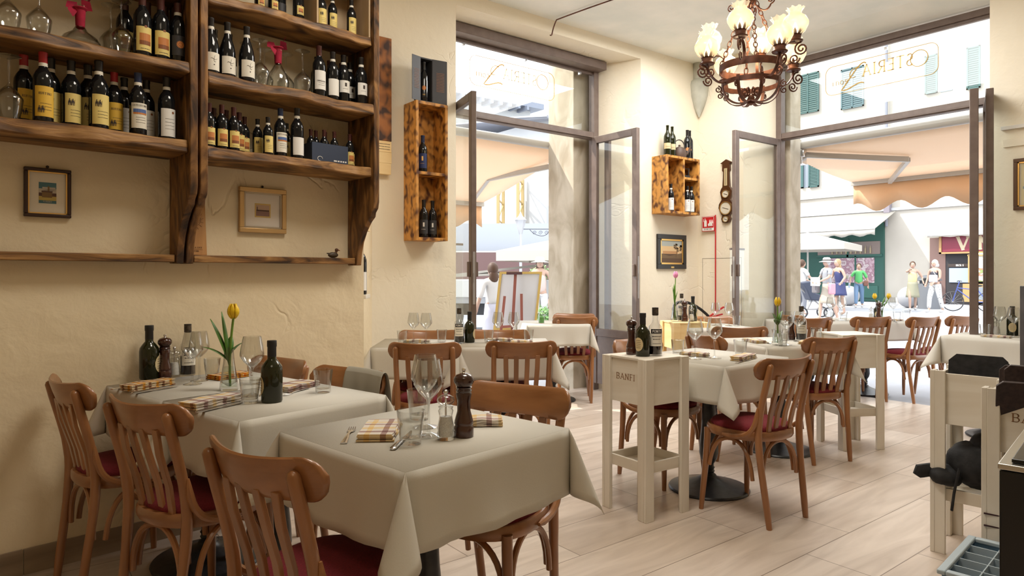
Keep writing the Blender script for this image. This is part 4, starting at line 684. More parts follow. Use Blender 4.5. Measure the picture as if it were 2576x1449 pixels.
# ================================================================ tables
def pedestal(label, x, y, rot, w, d):
    t = thing('pedestal_table', label, 'table', (x, y, 0), rot, 'cloth-covered pedestal tables'); 
    MB().box(-w/2, -d/2, .738, w/2, d/2, .762).build('table_top', colm('table_top_wood', (.20, .11, .05)), t, bevel=.003)
    MB().lathe([(.0001, 0), (.225, 0), (.228, .008), (.222, .016), (.14, .035), (.07, .062), (.045, .075), (.040, .085)], 36).build('base_disc', iron, t)
    MB().lathe([(.040, .083), (.028, .095), (.034, .105), (.028, .115), (.034, .125), (.028, .135), (.030, .15), (.046, .175), (.054, .21), (.052, .26), (.042, .36), (.036, .48), (.040, .60), (.034, .615), (.040, .63), (.034, .645), (.060, .70), (.10, .738)], 24).build('column', iron, t)
    return t
def cloth_xy(w, d, drop, seed):
    rnd = random.Random(seed); hw, hd = w/2+.004, d/2+.004; zt = .765; m = MB(); rho = R(11.5); ph = [rnd.uniform(0, 6) for _ in range(8)]
    def drop_pt(px, py, nx_, ny_, s, along):      # point s below an edge point with outward normal
        fl = .010+.055*s*s/drop+.010*sin(along*17+ph[0])*(s/drop)+.008*sin(along*31+ph[1])*(s/drop); f0 = .006*(1-math.exp(-s*60))
        return (px+nx_*(fl*s/drop+f0), py+ny_*(fl*s/drop+f0), zt-s*(1-.5*(fl/drop)**2*.2)-.001)
    NS = 8; EN = 14
    # top with hanging sides
    def side(p0, p1, nrm):
        vv = []
        for i in range(EN+1):
            t = i/EN; x = p0[0]+(p1[0]-p0[0])*t; y = p0[1]+(p1[1]-p0[1])*t; L_ = math.hypot(p1[0]-p0[0], p1[1]-p0[1])
            for j in range(NS+1): 
                e_ = min(1, min(t, 1-t)*6); q_ = drop_pt(x, y, *nrm, drop*j/NS, t*L_+p0[0]); b_ = (x+nrm[0]*.004, y+nrm[1]*.004, zt-drop*j/NS)
                vv.append(tuple(b_[k]+(q_[k]-b_[k])*e_ for k in range(3)) if j else (x, y, zt))
        m.add(vv, [(i*(NS+1)+j, i*(NS+1)+j+1, (i+1)*(NS+1)+j+1, (i+1)*(NS+1)+j) for i in range(EN) for j in range(NS)])
    side((-hw, -hd), (hw, -hd), (0, -1)); side((hw, -hd), (hw, hd), (1, 0)); side((hw, hd), (-hw, hd), (0, 1)); side((-hw, hd), (-hw, -hd), (-1, 0))
    m.add([(-hw, -hd, zt), (hw, -hd, zt), (hw, hd, zt), (-hw, hd, zt)], [(0, 1, 2, 3)])
    for cx, cy2, a in ((hw, -hd, -45), (hw, hd, 45), (-hw, hd, 135), (-hw, -hd, 225)):
        o = Vector((cos(R(a)), sin(R(a)), 0)); l_ = Vector((-o.y, o.x, 0)); dn = Vector((0, 0, -1)); vv = []; NT = 20; rh = rho*rnd.uniform(.8, 1.35); tw = rnd.uniform(-.5, .5)
        for i in range(NT+1):
            th = R(90)*i/NT; ext = min(drop/max(cos(th), 1e-3), drop/max(sin(th), 1e-3)); psi = pi+4*th
            tilt = rh+rh*cos(psi); lat = rh*sin(psi)*(-1)*1.0+tw*.12*(1-cos(4*th))*.5
            dd = (dn*cos(tilt)+o*sin(tilt)+l_*sin(lat)).normalized()
            # blend ends into the hanging sides
            for j in range(NS+1): vv.append(Vector((cx, cy2, zt))+dd*(ext*j/NS)+o*.004*(j > 0))
        m.add(vv, [(i*(NS+1)+j, (i+1)*(NS+1)+j, (i+1)*(NS+1)+j+1, i*(NS+1)+j+1) for i in range(NT) for j in range(NS)])
    return m
def table(x, y, rot, w, d, tl, cl, drop=.20, seed=1):
    pedestal(tl, x, y, rot, w, d); o = cloth_xy(w, d, drop, seed).build('tablecloth', linen, ang=70, solid=.0018); o.location = (x, y, 0); o.rotation_euler = (0, 0, R(rot)); o.modifiers['s'].offset = 0
    tag(o, cl, 'tablecloth', 'linen tablecloths'); return o
table(1.045, 1.775, 9, .62, .60, 'pedestal table under the cloth of the front table', 'cream tablecloth on the front table, nearest the camera', .20, 3)
table(.745, 3.115, 13, .60, .54, 'left table base half nearest the left wall', 'cream tablecloth on the left table, half against the wall', .20, 5)
table(.865, 2.585, 13, .60, .54, 'left table base half nearest the camera', 'cream tablecloth on the left table, half nearer the camera', .20, 8)
table(2.34, 4.06, -36, .56, .60, 'left half of the table before the left window', 'cream tablecloth on left half of the window table', .20, 11)
table(2.82, 3.71, -36, .60, .60, 'right half of the table before the left window', 'cream tablecloth on right half of the window table', .21, 13)
table(3.28, 2.37, 1, .62, .62, 'round-footed table beside the pale stand with bottles', 'cream tablecloth on middle table beside the pale stand', .20, 17)
table(4.39, 2.583, -24, .62, .62, 'pedestal table behind the middle one, with yellow tulip', 'cream tablecloth on the second middle table with tulip vase', .19, 19)
table(5.20, 3.74, -26, .60, .60, 'small corner table near the extinguisher', 'cream tablecloth on the small corner table', .19, 23)
table(4.37, 4.98, -30, .60, .60, 'sunlit table inside the left window', 'sunlit cream tablecloth at the left window', .20, 29)
table(7.20, 3.28, -28, .62, .62, 'terrace table outside doorway, right half, dark turned column', 'cream tablecloth on the right terrace table outside doorway', .19, 31)
table(6.65, 3.58, -28, .62, .60, 'terrace table outside doorway, left half', 'cream tablecloth on the left terrace table outside doorway', .19, 37)
table(6.06, 1.75, 0, .50, .63, 'table by the right wall beside the doorway', 'cream tablecloth on the table by the right wall', .21, 41)
# ================================================================ pale wooden stands
def stand(label, x, y, rot, top=True, tray=True, name='wooden_stand', wm=white_wood, wh=white_wood_h, text=True, wdt=.32):
    r = thing(name, label, 'stand', (x, y, 0), rot); h = wdt/2; m_ = .058; t = .018
    for sx in (-1, 1):
        for sy in (-1, 1):
            m = MB(); x0, y0 = sx*h, sy*h; m.box(min(x0, x0-sx*m_), min(y0, y0-sy*t), 0, max(x0, x0-sx*m_), max(y0, y0-sy*t), .812).box(min(x0, x0-sx*t), min(y0-sy*t, y0-sy*m_), 0, max(x0, x0-sx*t), max(y0-sy*t, y0-sy*m_), .812); m.build('leg', wm, r, bevel=.002)
    i = h-t; m = MB(); m.box(-i, -i, .575, i, -i+.014, .80).box(-i, i-.014, .575, i, i, .80).box(-i, -i+.014, .575, -i+.014, i-.014, .80).box(i-.014, -i+.014, .575, i, i-.014, .80).box(-i+.014, -i+.014, .575, i-.014, i-.014, .59); m.build('box_panels', wh, r, bevel=.0015)
    if top: MB().box(-h+.012, -h+.012, .8005, h-.012, h-.012, .8135).build('lid', wh, r, bevel=.002)
    if tray: m = MB(); m.box(-i, -i, .235, i, -i+.014, .29).box(-i, i-.014, .235, i, i, .29).box(-i, -i+.014, .235, -i+.014, i-.014, .29).box(i-.014, -i+.014, .235, i, i-.014, .29).box(-i+.014, -i+.014, .235, i-.014, i-.014, .247); m.build('tray_shelf', wh, r, bevel=.0015)
    if text: m = MB(); put_text(m, 'BANFI', .030, lambda a, b: (-i-.0006, -a, b), 0, -.0, .695, .10, sx=1.25); m.build('burned_lettering', colm('burnt_lettering', (.25, .12, .05)), r, flat=True)
    return r
stand('pale wooden stand with burned lettering, carrying mill and two bottles', 2.735, 2.375, -3)
stand('pale wooden stand behind the second middle chair', 4.93, 2.35, -30, text=False)
stand('pale open stand filled with black menus, farther of the right two', 3.50, 1.085, 6, top=False, text=False)
stand('pale open stand with brown leather menus, nearest at right edge', 3.135, .775, 6, top=False)
stand('light pine stand with pink tulip in the far corner', 4.97, 3.85, -30, name='pine_stand', wm=pale_pine, wh=pale_pine, text=False, wdt=.34)
def menus(label, x, y, rot, n, mt, h, name='menu_folder'):
    r = None
    for k in range(n):
        m = MB(); w = .22; hh = h-.012*k; 
        m.prism([(-w/2, 0), (w/2, 0), (w/2, hh-.02), (w/2-.02, hh), (-w/2+.03, hh), (-w/2, hh-.03)], -.004, .004, T=Matrix.Rotation(R(90), 4, 'X')); o = m.build(name, mt, bevel=.001)
        T_ = rz(rot, (x, y, .595)) @ Matrix.Translation((0, -.10+.034*k, 0)) @ Matrix.Rotation(R(-8+4*k*.5), 4, 'X'); o.matrix_world = T_
        tag(o, label[k] if isinstance(label, list) else label, 'menu', 'menus in the right stands')
menus(['black menu folder standing in the farther stand, first behind front panel', 'black menu folder standing in the farther stand, second one', 'black menu folder standing in the farther stand, third one', 'black menu folder standing in the farther stand, rearmost one'], 3.50, 1.085, -84, 4, blackfab, .29)
for k, (dx, dy, rt, tl, hh, lb) in enumerate(((-.06, .0, -70, 24, .27, 'brown leather menu leaning left in the nearest stand'), (.0, -.02, -80, 10, .30, 'brown leather menu upright in the nearest stand'), (.05, .02, -84, -4, .28, 'brown leather menu at back of nearest stand'))):
    m = MB(); w = .26; m.prism([(-w/2, 0), (w/2, 0), (w/2, hh-.02), (w/2-.02, hh), (-w/2+.02, hh), (-w/2, hh-.02)], -.006, .006, T=Matrix.Rotation(R(90), 4, 'X')); o = m.build('leather_menu', menu_m, bevel=.002)
    o.matrix_world = rz(rt, (3.135+dx, .775+dy, .60)) @ Matrix.Rotation(R(tl), 4, 'X'); tag(o, lb, 'menu', 'brown leather menus')
for k, (x, y, z, lb) in enumerate(((3.12, .72, .845, 'rolled brown leather menu lying lower on the nearest stand'), (3.15, .72, .925, 'rolled brown leather menu lying higher on the nearest stand'))):
    m = MB(); T_ = rz(20, (x, y, z)); n_ = 26; out = [(.036*cos(2*pi*i/n_*.94)*1.3, .036*sin(2*pi*i/n_*.94)) for i in range(n_+1)]+[(.030*cos(2*pi*i/n_*.94)*1.3, .030*sin(2*pi*i/n_*.94)) for i in range(n_, -1, -1)]
    m.prism(out, -.12, .12, T=T_ @ Matrix.Rotation(R(90), 4, 'Y')); o = m.build('rolled_menu', menu_m); tag(o, lb, 'menu', 'rolled leather menus')
# ================================================================ tableware
ZC = .7665
def fork(loc, rot, label, g='forks on the tables'):
    if 'fork' not in PROTO:
        m = MB(); P = [(0, -.10, .003), (0, -.05, .004), (0, 0, .007), (0, .025, .005), (0, .045, .003)]; m.tube(P, [.010, .0075, .0035, .004, .0115], 8, up=(1, 0, 0), flat=.22)
        for k in range(4): x = -.009+.006*k; m.tube([(x, .044, .003), (x*1.05, .06, .002), (x, .088, .006)], [.0022, .0019, .0010], 6)
        o = PROTO['fork'] = m.build('fork', steel)
    else: o = dup(PROTO['fork'])
    o.location = loc; o.rotation_euler = (0, 0, R(rot)); return tag(o, label, 'fork', g)
def knife(loc, rot, label, g='knives on the tables'):
    if 'knife' not in PROTO:
        m = MB(); m.tube([(0, -.11, .004), (0, -.105, .005), (0, -.03, .005), (0, -.01, .004)], [.004, .0095, .008, .0045], 8, up=(1, 0, 0), flat=.5); m.prism([(-.004, -.012), (.004, -.012), (.009, .01), (.009, .07), (.003, .10), (-.003, .105), (-.0045, .02)], .003, .0045); o = PROTO['knife'] = m.build('knife', steel)
    else: o = dup(PROTO['knife'])
    o.location = loc; o.rotation_euler = (0, 0, R(rot)); return tag(o, label, 'knife', g)
def napkin(loc, rot, label, w=.12, d=.20, mt=None, lay=4, g='checked napkins on the tables'):
    m = MB()
    for k in range(lay):
        z0 = .0005+k*.0050; n_ = 10; vv = []
        e = .003*(k % 2); 
        for j in range(2):
            for i in range(n_+1):
                y = -d/2+e+(d-2*e)*i/n_; vv += [(-w/2+e+.002*sin(i+k), y, z0+j*.0045+.0018*sin(i*.9+k)*(k > 0)+.0018), (w/2-e+.002*cos(i*1.3+k), y, z0+j*.0045+.0018*sin(i*.9+k+.5)*(k > 0)+.0018)]
        s_ = 2*(n_+1); fs = [(i*2, i*2+1, i*2+3, i*2+2) for i in range(n_)]+[(s_+i*2, s_+i*2+2, s_+i*2+3, s_+i*2+1) for i in range(n_)]+[(i*2, i*2+2, s_+i*2+2, s_+i*2) for i in range(n_)]+[(i*2+1, s_+i*2+1, s_+i*2+3, i*2+3) for i in range(n_)]+[(0, s_, s_+1, 1), (2*n_, 2*n_+1, s_+2*n_+1, s_+2*n_)]
        m.add(vv, fs)
    o = m.build('folded_napkin', mt or nap_brown, ang=50); o.location = loc; o.rotation_euler = (0, 0, R(rot)); return tag(o, label, 'napkin', g)
def mill_(): 
    r = thing('pepper_mill', '', 'pepper mill'); MB().lathe([(.0001, 0), (.0275, 0), (.029, .004), (.029, .028), (.0265, .034), (.0285, .040), (.0270, .048), (.0195, .075), (.0195, .105), (.0235, .125), (.0215, .129), (.024, .135), (.021, .139), (.024, .144), (.0001, .146)], 24).build('mill_body', mill_wood, r)
    MB().lathe([(.020, .145), (.0245, .150), (.0300, .160), (.0295, .171), (.023, .180), (.010, .185), (.0001, .186)], 24).build('mill_head', mill_wood, r); MB().lathe([(.006, .184), (.004, .188), (.0065, .194), (.0055, .199), (.0001, .201)], 12).build('mill_knob', chrome, r); return r
TY['mill'] = mill_
salt_m = NM('salt_grains', [(.62, .60, .57), (.85, .84, .82)], 400, rough=.8)
def salt_():
    r = thing('salt_mill', '', 'salt mill'); MB().lathe([(.0001, 0), (.0245, 0), (.025, .004), (.025, .020), (.023, .026), (.0245, .032), (.021, .050), (.0185, .068), (.022, .082), (.019, .088), (.022, .094), (.015, .098), (.0001, .098)], 20).build('clear_body', clear, r)
    MB().lathe([(.0001, .010), (.021, .010), (.020, .045), (.016, .066), (.0001, .067)], 16).build('salt_fill', salt_m, r); MB().lathe([(.012, .098), (.022, .104), (.026, .112), (.023, .120), (.012, .127), (.0001, .128)], 20).build('clear_head', clear, r)
    m = MB(); m.tube([(0, 0, .068), (0, 0, .128)], .003, 8); m.ball((0, 0, .135), .0075, 8); m.build('metal_stem', steel, r); return r
TY['salt'] = salt_
def olive_():
    r = thing('olive_oil_bottle', '', 'bottle'); MB().lathe(OILB, 24).build('bottle_body', greenglass, r); MB().lathe([(.0148, .158), (.0152, .160), (.0150, .192), (.0165, .194), (.0165, .213), (.0155, .215), (.0001, .215)], 18).build('screw_cap', black, r)
    m = MB(); n_ = 12; vv = []; 
    for i in range(n_+1): a = -40+80*i/n_; hw_ = .034*math.sqrt(max(0, 1-((a)/41)**2)); vv += [(.0371*sin(R(a)), -.0371*cos(R(a)), .060-hw_), (.0371*sin(R(a)), -.0371*cos(R(a)), .060+hw_)]
    m.add(vv, [(2*i, 2*i+2, 2*i+3, 2*i+1) for i in range(n_)], 0); [scribble(m, -.015, .014, .078-.009*k, .004, lambda a, b: (.0374*sin(a/.037), -.0374*cos(a/.037), b), 1) for k in range(5)]; m.build('label', [P_['grn'], ink], r, flat=True); return r
TY['olive'] = olive_
vin_liq = M('dark_vinegar', (.012, .006, .004), .1)
def vin_():
    r = thing('vinegar_bottle', '', 'bottle'); MB().lathe([(.0001, .002), (.029, 0), (.032, .005), (.032, .120), (.029, .135), (.0165, .150), (.0125, .165), (.0125, .195)], 22).build('bottle_body', clear, r)
    MB().lathe([(.0001, .006), (.0300, .006), (.0305, .085), (.0001, .0852)], 20).build('vinegar', vin_liq, r); MB().lathe([(.0128, .185), (.0150, .188), (.0150, .222), (.0001, .223)], 16).build('cork_cap', NM('speckled_cap', [(.012, .010, .009), (.12, .09, .06)], 60, rough=.5), r)
    m = MB(); n_ = 10; F_ = lambda a, b, k=.0: ((.0326+k)*sin(a/.0326), -(.0326+k)*cos(a/.0326), b); m.add([F_(-.032+.064*i/n_, z) for z in (.045, .105) for i in range(n_+1)], [(i, i+1, n_+2+i, n_+1+i) for i in range(n_)], 0); m.add([F_(-.028+.056*i/n_, z, .0003) for z in (.103, .124) for i in range(n_+1)], [(i, i+1, n_+2+i, n_+1+i) for i in range(n_)], 1)
    put_text(m, 'PONTI', .011, lambda a, b: F_(a, b, .0007), 2, 0, .108, .16, serif=False); scribble(m, -.022, .022, .088, .006, lambda a, b: F_(a, b, .0006), 1); scribble(m, -.018, .018, .076, .005, lambda a, b: F_(a, b, .0006), 1); scribble(m, -.02, .02, .056, .004, lambda a, b: F_(a, b, .0006), 1)
    m.build('label', [P_['crm'], P_['blk'], whiteink], r, flat=True); return r
TY['vin'] = vin_
leafm = NM('tulip_leaf', [(.05, .14, .015), (.10, .24, .03)], 12, rough=.45); water = thin_glass('vase_water', (.90, .95, .93), .5)
def vase(label, x, y, z, s, petal, heads, leaves, yellow_open=False):
    r = thing('tulip_vase', label, 'vase of flowers', (x, y, z)); r.scale = (s, s, s)
    MB().lathe([(.0001, .001), (.031, 0), (.033, .004), (.030, .03), (.019, .10), (.016, .15), (.0165, .155), (.0150, .155), (.0150, .15), (.018, .10), (.028, .03), (.0001, .012)], 22).build('glass_vase', clear, r)
    MB().lathe([(.0001, .012), (.0275, .013), (.0195, .085), (.0001, .0855)], 16).build('vase_water', water, r)
    for hx, hy, hz in heads:
        m = MB(); m.tube(bez((.004, 0, .014), (.0, 0, .12), (hx*.4, hy*.4, hz*.7), (hx, hy, hz), 12), [.0042]*13, 8); m.build('stem', colm('tulip_stem', (.16, .30, .04), .4), r)
        m = MB()
        for k in range(6):
            a0 = k*pi/3; rr = .0215 if k % 2 else .0190; vv = []
            for j in range(7):
                t = j/6; rad = rr*(sin(pi*(.10+.76*t)))**.75; wd = .88*sin(pi*(.16+.68*t)); z_ = hz-.004+.052*t
                for u in (-1, -.5, 0, .5, 1): a = a0+u*wd*.62; vv.append((hx+rad*cos(a), hy+rad*sin(a), z_+(.004*(1-u*u) if j == 6 else 0)))
            m.add(vv, [(j*5+u, j*5+u+1, (j+1)*5+u+1, (j+1)*5+u) for j in range(6) for u in range(4)])
        m.build('tulip_bloom', petal, r, solid=.0012, ang=60)
    for a, b0, L_, tilt, wd in leaves:
        m = MB(); vv = []; n_ = 9; ca, sa = cos(R(a)), sin(R(a))
        for j in range(n_+1):
            t = j/n_; rad = L_*sin(R(tilt))*t**1.3; z_ = b0+L_*cos(R(tilt))*t-.03*(t**3)*sin(R(tilt)); w_ = wd*sin(pi*min(1, t*.92+.06))**.8; cu = .35*w_
            for u in (-1, 0, 1): vv.append((ca*(rad-cu*(u == 0))-sa*w_*u, sa*(rad-cu*(u == 0))+ca*w_*u, z_))
        m.add(vv, [(j*3+u, j*3+u+1, (j+1)*3+u+1, (j+1)*3+u) for j in range(n_) for u in (0, 1)]); m.build('tulip_leaf', leafm, r, solid=.0008, ang=70)
yel = colm('yellow_petal', (.80, .52, .01), .4); pink = colm('pink_petal', (.75, .28, .48), .45)
def items(L, tablename):
    for k, x, y, lab, *o in L:
        s = o[0] if o else 1.0; rot = math.degrees(math.atan2(-y, -x))+90+(o[1] if len(o) > 1 else 0); z = o[2] if len(o) > 2 else ZC
        put(k, (x, y, z), rot, lab, o[3] if len(o) > 3 else None, s)
fork((.828, 1.85, ZC), 30-62, 'fork left of the brown checked napkin on front table'); napkin((.912, 1.815, ZC), -35, 'brown and white checked napkin on the front table, left place', .105, .21, lay=4)
knife((.925, 1.70, ZC), -43, 'knife beside the left tumbler on the front table'); napkin((1.225, 1.735, ZC), -125, 'folded napkin behind the pepper mill on the front table', .09, .13); fork((1.275, 1.755, ZC), 148, 'fork by the right edge of the front table')
items([('tumbler', .925, 1.655, 'front tumbler beside the knife on the front table', 1.02), ('tumbler', 1.105, 1.92, 'tumbler behind the wine glasses on the front table', 1.05), ('glass', 1.01, 1.70, 'front wine glass on the front table'), ('glass', 1.06, 1.805, 'rear wine glass on the front table'), ('salt', 1.03, 1.638, 'clear salt mill on the front table, left of pepper mill', 1.0, 0), ('mill', 1.09, 1.635, 'dark wooden pepper mill on the front table', 1.0, 0)], 'front')
vase('glass vase with a single yellow tulip on the left table', .766, 2.875, ZC, 1.13, yel, ((.012, -.012, .262),), ((150, .09, .19, 20, .021), (158, .10, .12, 48, .020), (-35, .12, .09, 38, .017), (140, .09, .20, 8, .016), (60, .12, .09, 20, .013)))
items([('olive', .563, 3.405, 'dark oil bottle by the wall on left table, leftmost', 1.13, 75), ('mill', .625, 3.395, 'pepper mill by the wall on the left table', 1.0, 0), ('salt', .668, 3.41, 'clear salt mill by the wall on left table', .98, 0), ('vin', .728, 3.425, 'clear vinegar bottle by the wall on left table', 1.08, 10),
    ('glass', .682, 3.12, 'front wine glass left of the tulip on left table'), ('glass', .727, 3.20, 'rear wine glass left of the tulip on left table', .98), ('glass', .80, 2.68, 'wine glass between tulip and olive bottle on left table', 1.03), ('tumbler', .75, 2.54, 'tumbler left of the olive-green bottle on left table', .98), ('olive', .822, 2.515, 'olive-green oil bottle at the front of the left table', 1.06, -85), ('tumbler', 1.05, 2.59, 'tumbler at right front corner of the left table'), ('tumbler', .905, 2.97, 'tumbler behind the olive-green bottle on left table', .95), ('tumbler', .80, 3.28, 'tumbler by the vinegar bottle on left table', .95)], 'left')
napkin((.515, 3.14, ZC), -62, 'yellow checked napkin at the far left of left table', .075, .20, nap_yel, 5); fork((.475, 3.215, ZC), -62, 'fork behind the yellow checked napkin'); knife((.53, 3.05, ZC), -62, 'knife in front of the yellow checked napkin')
napkin((.63, 2.59, ZC), -62, 'brown checked napkin at near left of left table', .085, .21, lay=5); fork((.625, 2.685, ZC), -62, 'fork behind the near left brown napkin'); knife((.645, 2.51, ZC), -62, 'knife in front of the near left brown napkin')
napkin((.86, 3.22, ZC), 110, 'checked napkin at far right of left table by wall', .10, .17, nap_yel); napkin((.995, 2.76, ZC), 118, 'pale checked napkin right of the olive-green bottle', .11, .19, lay=4); fork((.96, 2.655, ZC), 128, 'fork in front of the pale checked napkin'); knife((1.04, 2.80, ZC), 118, 'knife beside the pale checked napkin')
items([('tumbler', 2.226, 4.10, 'leftmost tumbler on window table', .95), ('glass', 2.286, 4.05, 'left wine glass on left half of window table', .93), ('glass', 2.345, 3.98, 'right wine glass on left half of window table', .93), ('tumbler', 2.482, 4.0, 'tumbler beside vinegar bottle on window table', .95), ('vin', 2.548, 3.88, 'vinegar bottle on the window table', 1.08, 0), ('olive', 2.625, 3.865, 'olive oil bottle on the window table', 1.0, 80),
    ('tumbler', 2.71, 3.757, 'tumbler right of olive bottle on window table', .95), ('glass', 2.794, 3.761, 'left wine glass on right half of window table', .93), ('glass', 2.88, 3.694, 'right wine glass on right half of window table', .93), ('tumbler', 2.963, 3.63, 'rightmost tumbler on window table', .95)], 'window')
napkin((2.33, 4.08, ZC), 55, 'checked napkin on left half of window table', .08, .18); napkin((2.84, 3.80, ZC), 55, 'checked napkin on right half of window table', .08, .18); napkin((2.86, 3.58, ZC), 55, 'checked napkin at front right of window table', .07, .15)
ZS = .8145
items([('mill', 2.69, 2.43, 'pepper mill on the pale stand', 1.0, 0, ZS), ('olive', 2.682, 2.345, 'olive oil bottle with round tan label on pale stand', 1.04, -38, ZS), ('vin', 2.757, 2.325, 'clear vinegar bottle on the pale stand', 1.13, 14, ZS),
    ('tumbler', 3.165, 2.50, 'tumbler at the left of the middle table'), ('glass', 3.10, 2.33, 'left wine glass on the middle table'), ('glass', 3.216, 2.285, 'right wine glass on the middle table'), ('tumbler', 3.444, 2.27, 'tumbler at right of the middle table')], 'mid')
napkin((3.215, 2.42, ZC), 25, 'brown rolled napkin behind left glass on middle table', .07, .16); napkin((3.30, 2.155, ZC), -78, 'brown checked napkin at front of the middle table', .075, .20, lay=5); fork((3.22, 2.105, ZC), -78, 'fork at front edge of the middle table'); knife((3.03, 2.52, ZC), 40, 'knife beside the left tumbler on middle table')
vase('glass vase with yellow tulip on second middle table', 4.16, 2.46, ZC, 1.12, yel, ((.0, .0, .235),), ((200, .12, .08, 45, .018), (150, .13, .08, 25, .016), (-20, .12, .10, 20, .018)))
items([('glass', 4.20, 2.42, 'wine glass beside tulip vase on second middle table'), ('salt', 4.50, 2.60, 'salt mill on the second middle table', 1.0, 0), ('mill', 4.58, 2.60, 'pepper mill on the second middle table', .95, 0), ('vin', 4.60, 2.535, 'vinegar bottle on the second middle table', 1.1, 0), ('glass', 4.50, 2.50, 'wine glass before the bottle on second middle table', .95), ('tumbler', 4.36, 2.58, 'tumbler left of salt mill on second middle table', .95), ('tumbler', 4.65, 2.45, 'tumbler at right of second middle table'), ('tumbler', 4.12, 2.40, 'tumbler by the vase on second middle table', .9)], 't5')
napkin((4.20, 2.66, ZC), -30, 'rolled checked napkin at left of second middle table', .08, .20); napkin((4.42, 2.40, ZC), -70, 'pale checked napkin at front of second middle table', .08, .20, lay=3); fork((4.38, 2.36, ZC), -75, 'spoon-like fork at front of second middle table'); knife((4.24, 2.62, ZC), -30, 'knife beside rolled napkin on second middle table')
items([('glass', 5.25, 3.72, 'left wine glass on the small corner table', .95), ('glass', 5.34, 3.64, 'right wine glass on the small corner table', .95), ('tumbler', 5.10, 3.70, 'left tumbler on the small corner table', .95), ('tumbler', 5.40, 3.60, 'right tumbler on the small corner table', 1.0)], 't0')
vase('glass vase with a tall pink tulip on pine stand', 4.88, 3.89, ZS, 1.1, pink, ((.01, 0, .36),), ((120, .14, .15, 8, .012), (-40, .14, .12, 12, .012), (60, .13, .18, 5, .010)))
items([('vin', 4.99, 3.90, 'vinegar bottle on the pine stand behind pepper mill', 1.12, 0, ZS), ('mill', 4.955, 3.84, 'pepper mill on the pine stand', 1.0, 0, ZS), ('olive', 5.05, 3.82, 'dark oil bottle on the pine stand', 1.05, 90, ZS), ('salt', 4.99, 3.79, 'salt mill on the pine stand', 1.0, 0, ZS)], 's0')
items([('glass', 6.84, 3.45, 'left wine glass on the left terrace table', 1.05), ('glass', 6.92, 3.38, 'right wine glass on the left terrace table', 1.05), ('tumbler', 6.75, 3.42, 'left tumbler on the left terrace table'), ('tumbler', 6.86, 3.33, 'right tumbler on the left terrace table'), ('mill', 7.26, 3.16, 'reddish pepper mill on the right terrace table', 1.0, 0), ('salt', 7.20, 3.21, 'salt mill on the right terrace table', 1.0, 0), ('glass', 7.36, 3.06, 'wine glass on the right terrace table', 1.05), ('tumbler', 7.30, 3.00, 'left tumbler on the right terrace table'), ('tumbler', 7.40, 2.95, 'right tumbler on the right terrace table', 1.1), ('olive', 7.36, 3.22, 'dark oil bottle on the right terrace table', .9)], 't6')
vase('glass vase with leafy yellow tulips on right terrace table', 7.33, 3.16, ZC, 1.1, yel, ((.05, -.04, .20), (-.06, .04, .20)), ((150, .12, .12, 40, .016), (140, .12, .09, 25, .014), (-40, .12, .09, 45, .018), (-30, .12, .12, 20, .014)))
napkin((7.25, 3.02, ZC), 40, 'folded napkin at front of right terrace table', .08, .18, lay=3); napkin((6.65, 3.42, ZC), 40, 'folded napkin at front of left terrace table', .08, .18, lay=3); knife((7.20, 2.98, ZC), -60, 'dark-looking knife on the right terrace table')
items([('tumbler', 6.02, 1.84, 'tumbler on the table by the right wall', .98), ('glass', 6.14, 1.78, 'left wine glass on table by right wall'), ('glass', 6.05, 1.665, 'right wine glass on table by right wall', 1.0), ('olive', 6.25, 1.73, 'dark oil bottle on table by right wall', 1.05), ('vin', 6.27, 1.64, 'vinegar bottle on table by right wall', 1.1), ('salt', 6.20, 1.82, 'salt mill on table by right wall', 1.0, 0)], 't7')
napkin((5.95, 1.75, ZC), 5, 'checked napkin on table by right wall', .08, .18, lay=3)
r = thing('mint_jar', 'small glass jar of green herbs on left window sill table', 'jar', (4.20, 4.95, ZC)); MB().lathe([(.0001, 0), (.028, 0), (.03, .003), (.03, .085), (.02, .10), (.018, .115)], 16).build('glass_jar', clear, r); MB().lathe([(.0001, .004), (.026, .004), (.027, .06), (.0001, .065)], 12).build('green_filling', colm('herb_green', (.10, .32, .06)), r)
# ================================================================ things under and beside the right stands
r = thing('blue_crate', 'blue-grey plastic glass crate on the floor at lower right', 'crate', (2.70, .76, 0), 6); bl = colm('blue_plastic', (.16, .27, .38), .45); gr = colm('pale_grey_plastic', (.42, .50, .55), .45)
m = MB(); w, d, h = .20, .145, .26
for a in ((-w, -d, 0, w, -d+.008, h), (-w, d-.008, 0, w, d, h), (-w, -d+.008, 0, -w+.008, d-.008, h), (w-.008, -d+.008, 0, w, d-.008, h), (-w, -d, 0, w, d, .008)): m.box(*a)
m.build('crate_walls', bl, r, bevel=.003)
m = MB()
for a in ((-w-.012, -d-.012, h-.012, w+.012, -d+.014, h+.004), (-w-.012, d-.014, h-.012, w+.012, d+.012, h+.004), (-w-.012, -d+.014, h-.012, -w+.014, d-.014, h+.004), (w-.014, -d+.014, h-.012, w+.012, d-.014, h+.004)): m.box(*a)
m.build('crate_rim', gr, r, bevel=.004); m = MB()
for k in range(1, 5): m.box(-w+.01+k*.078, -d+.01, h-.05, -w+.014+k*.078, d-.01, h-.004)
for k in range(1, 3): m.box(-w+.01, -d+.008+k*.092, h-.05, w-.01, -d+.012+k*.092, h-.004)
m.build('grid_divider', gr, r, bevel=.001); m = MB()
for k in range(1, 5): m.box(-w+.01+k*.078, -d+.01, .01, -w+.014+k*.078, d-.01, h-.12)
m.build('inner_walls', bl, r)
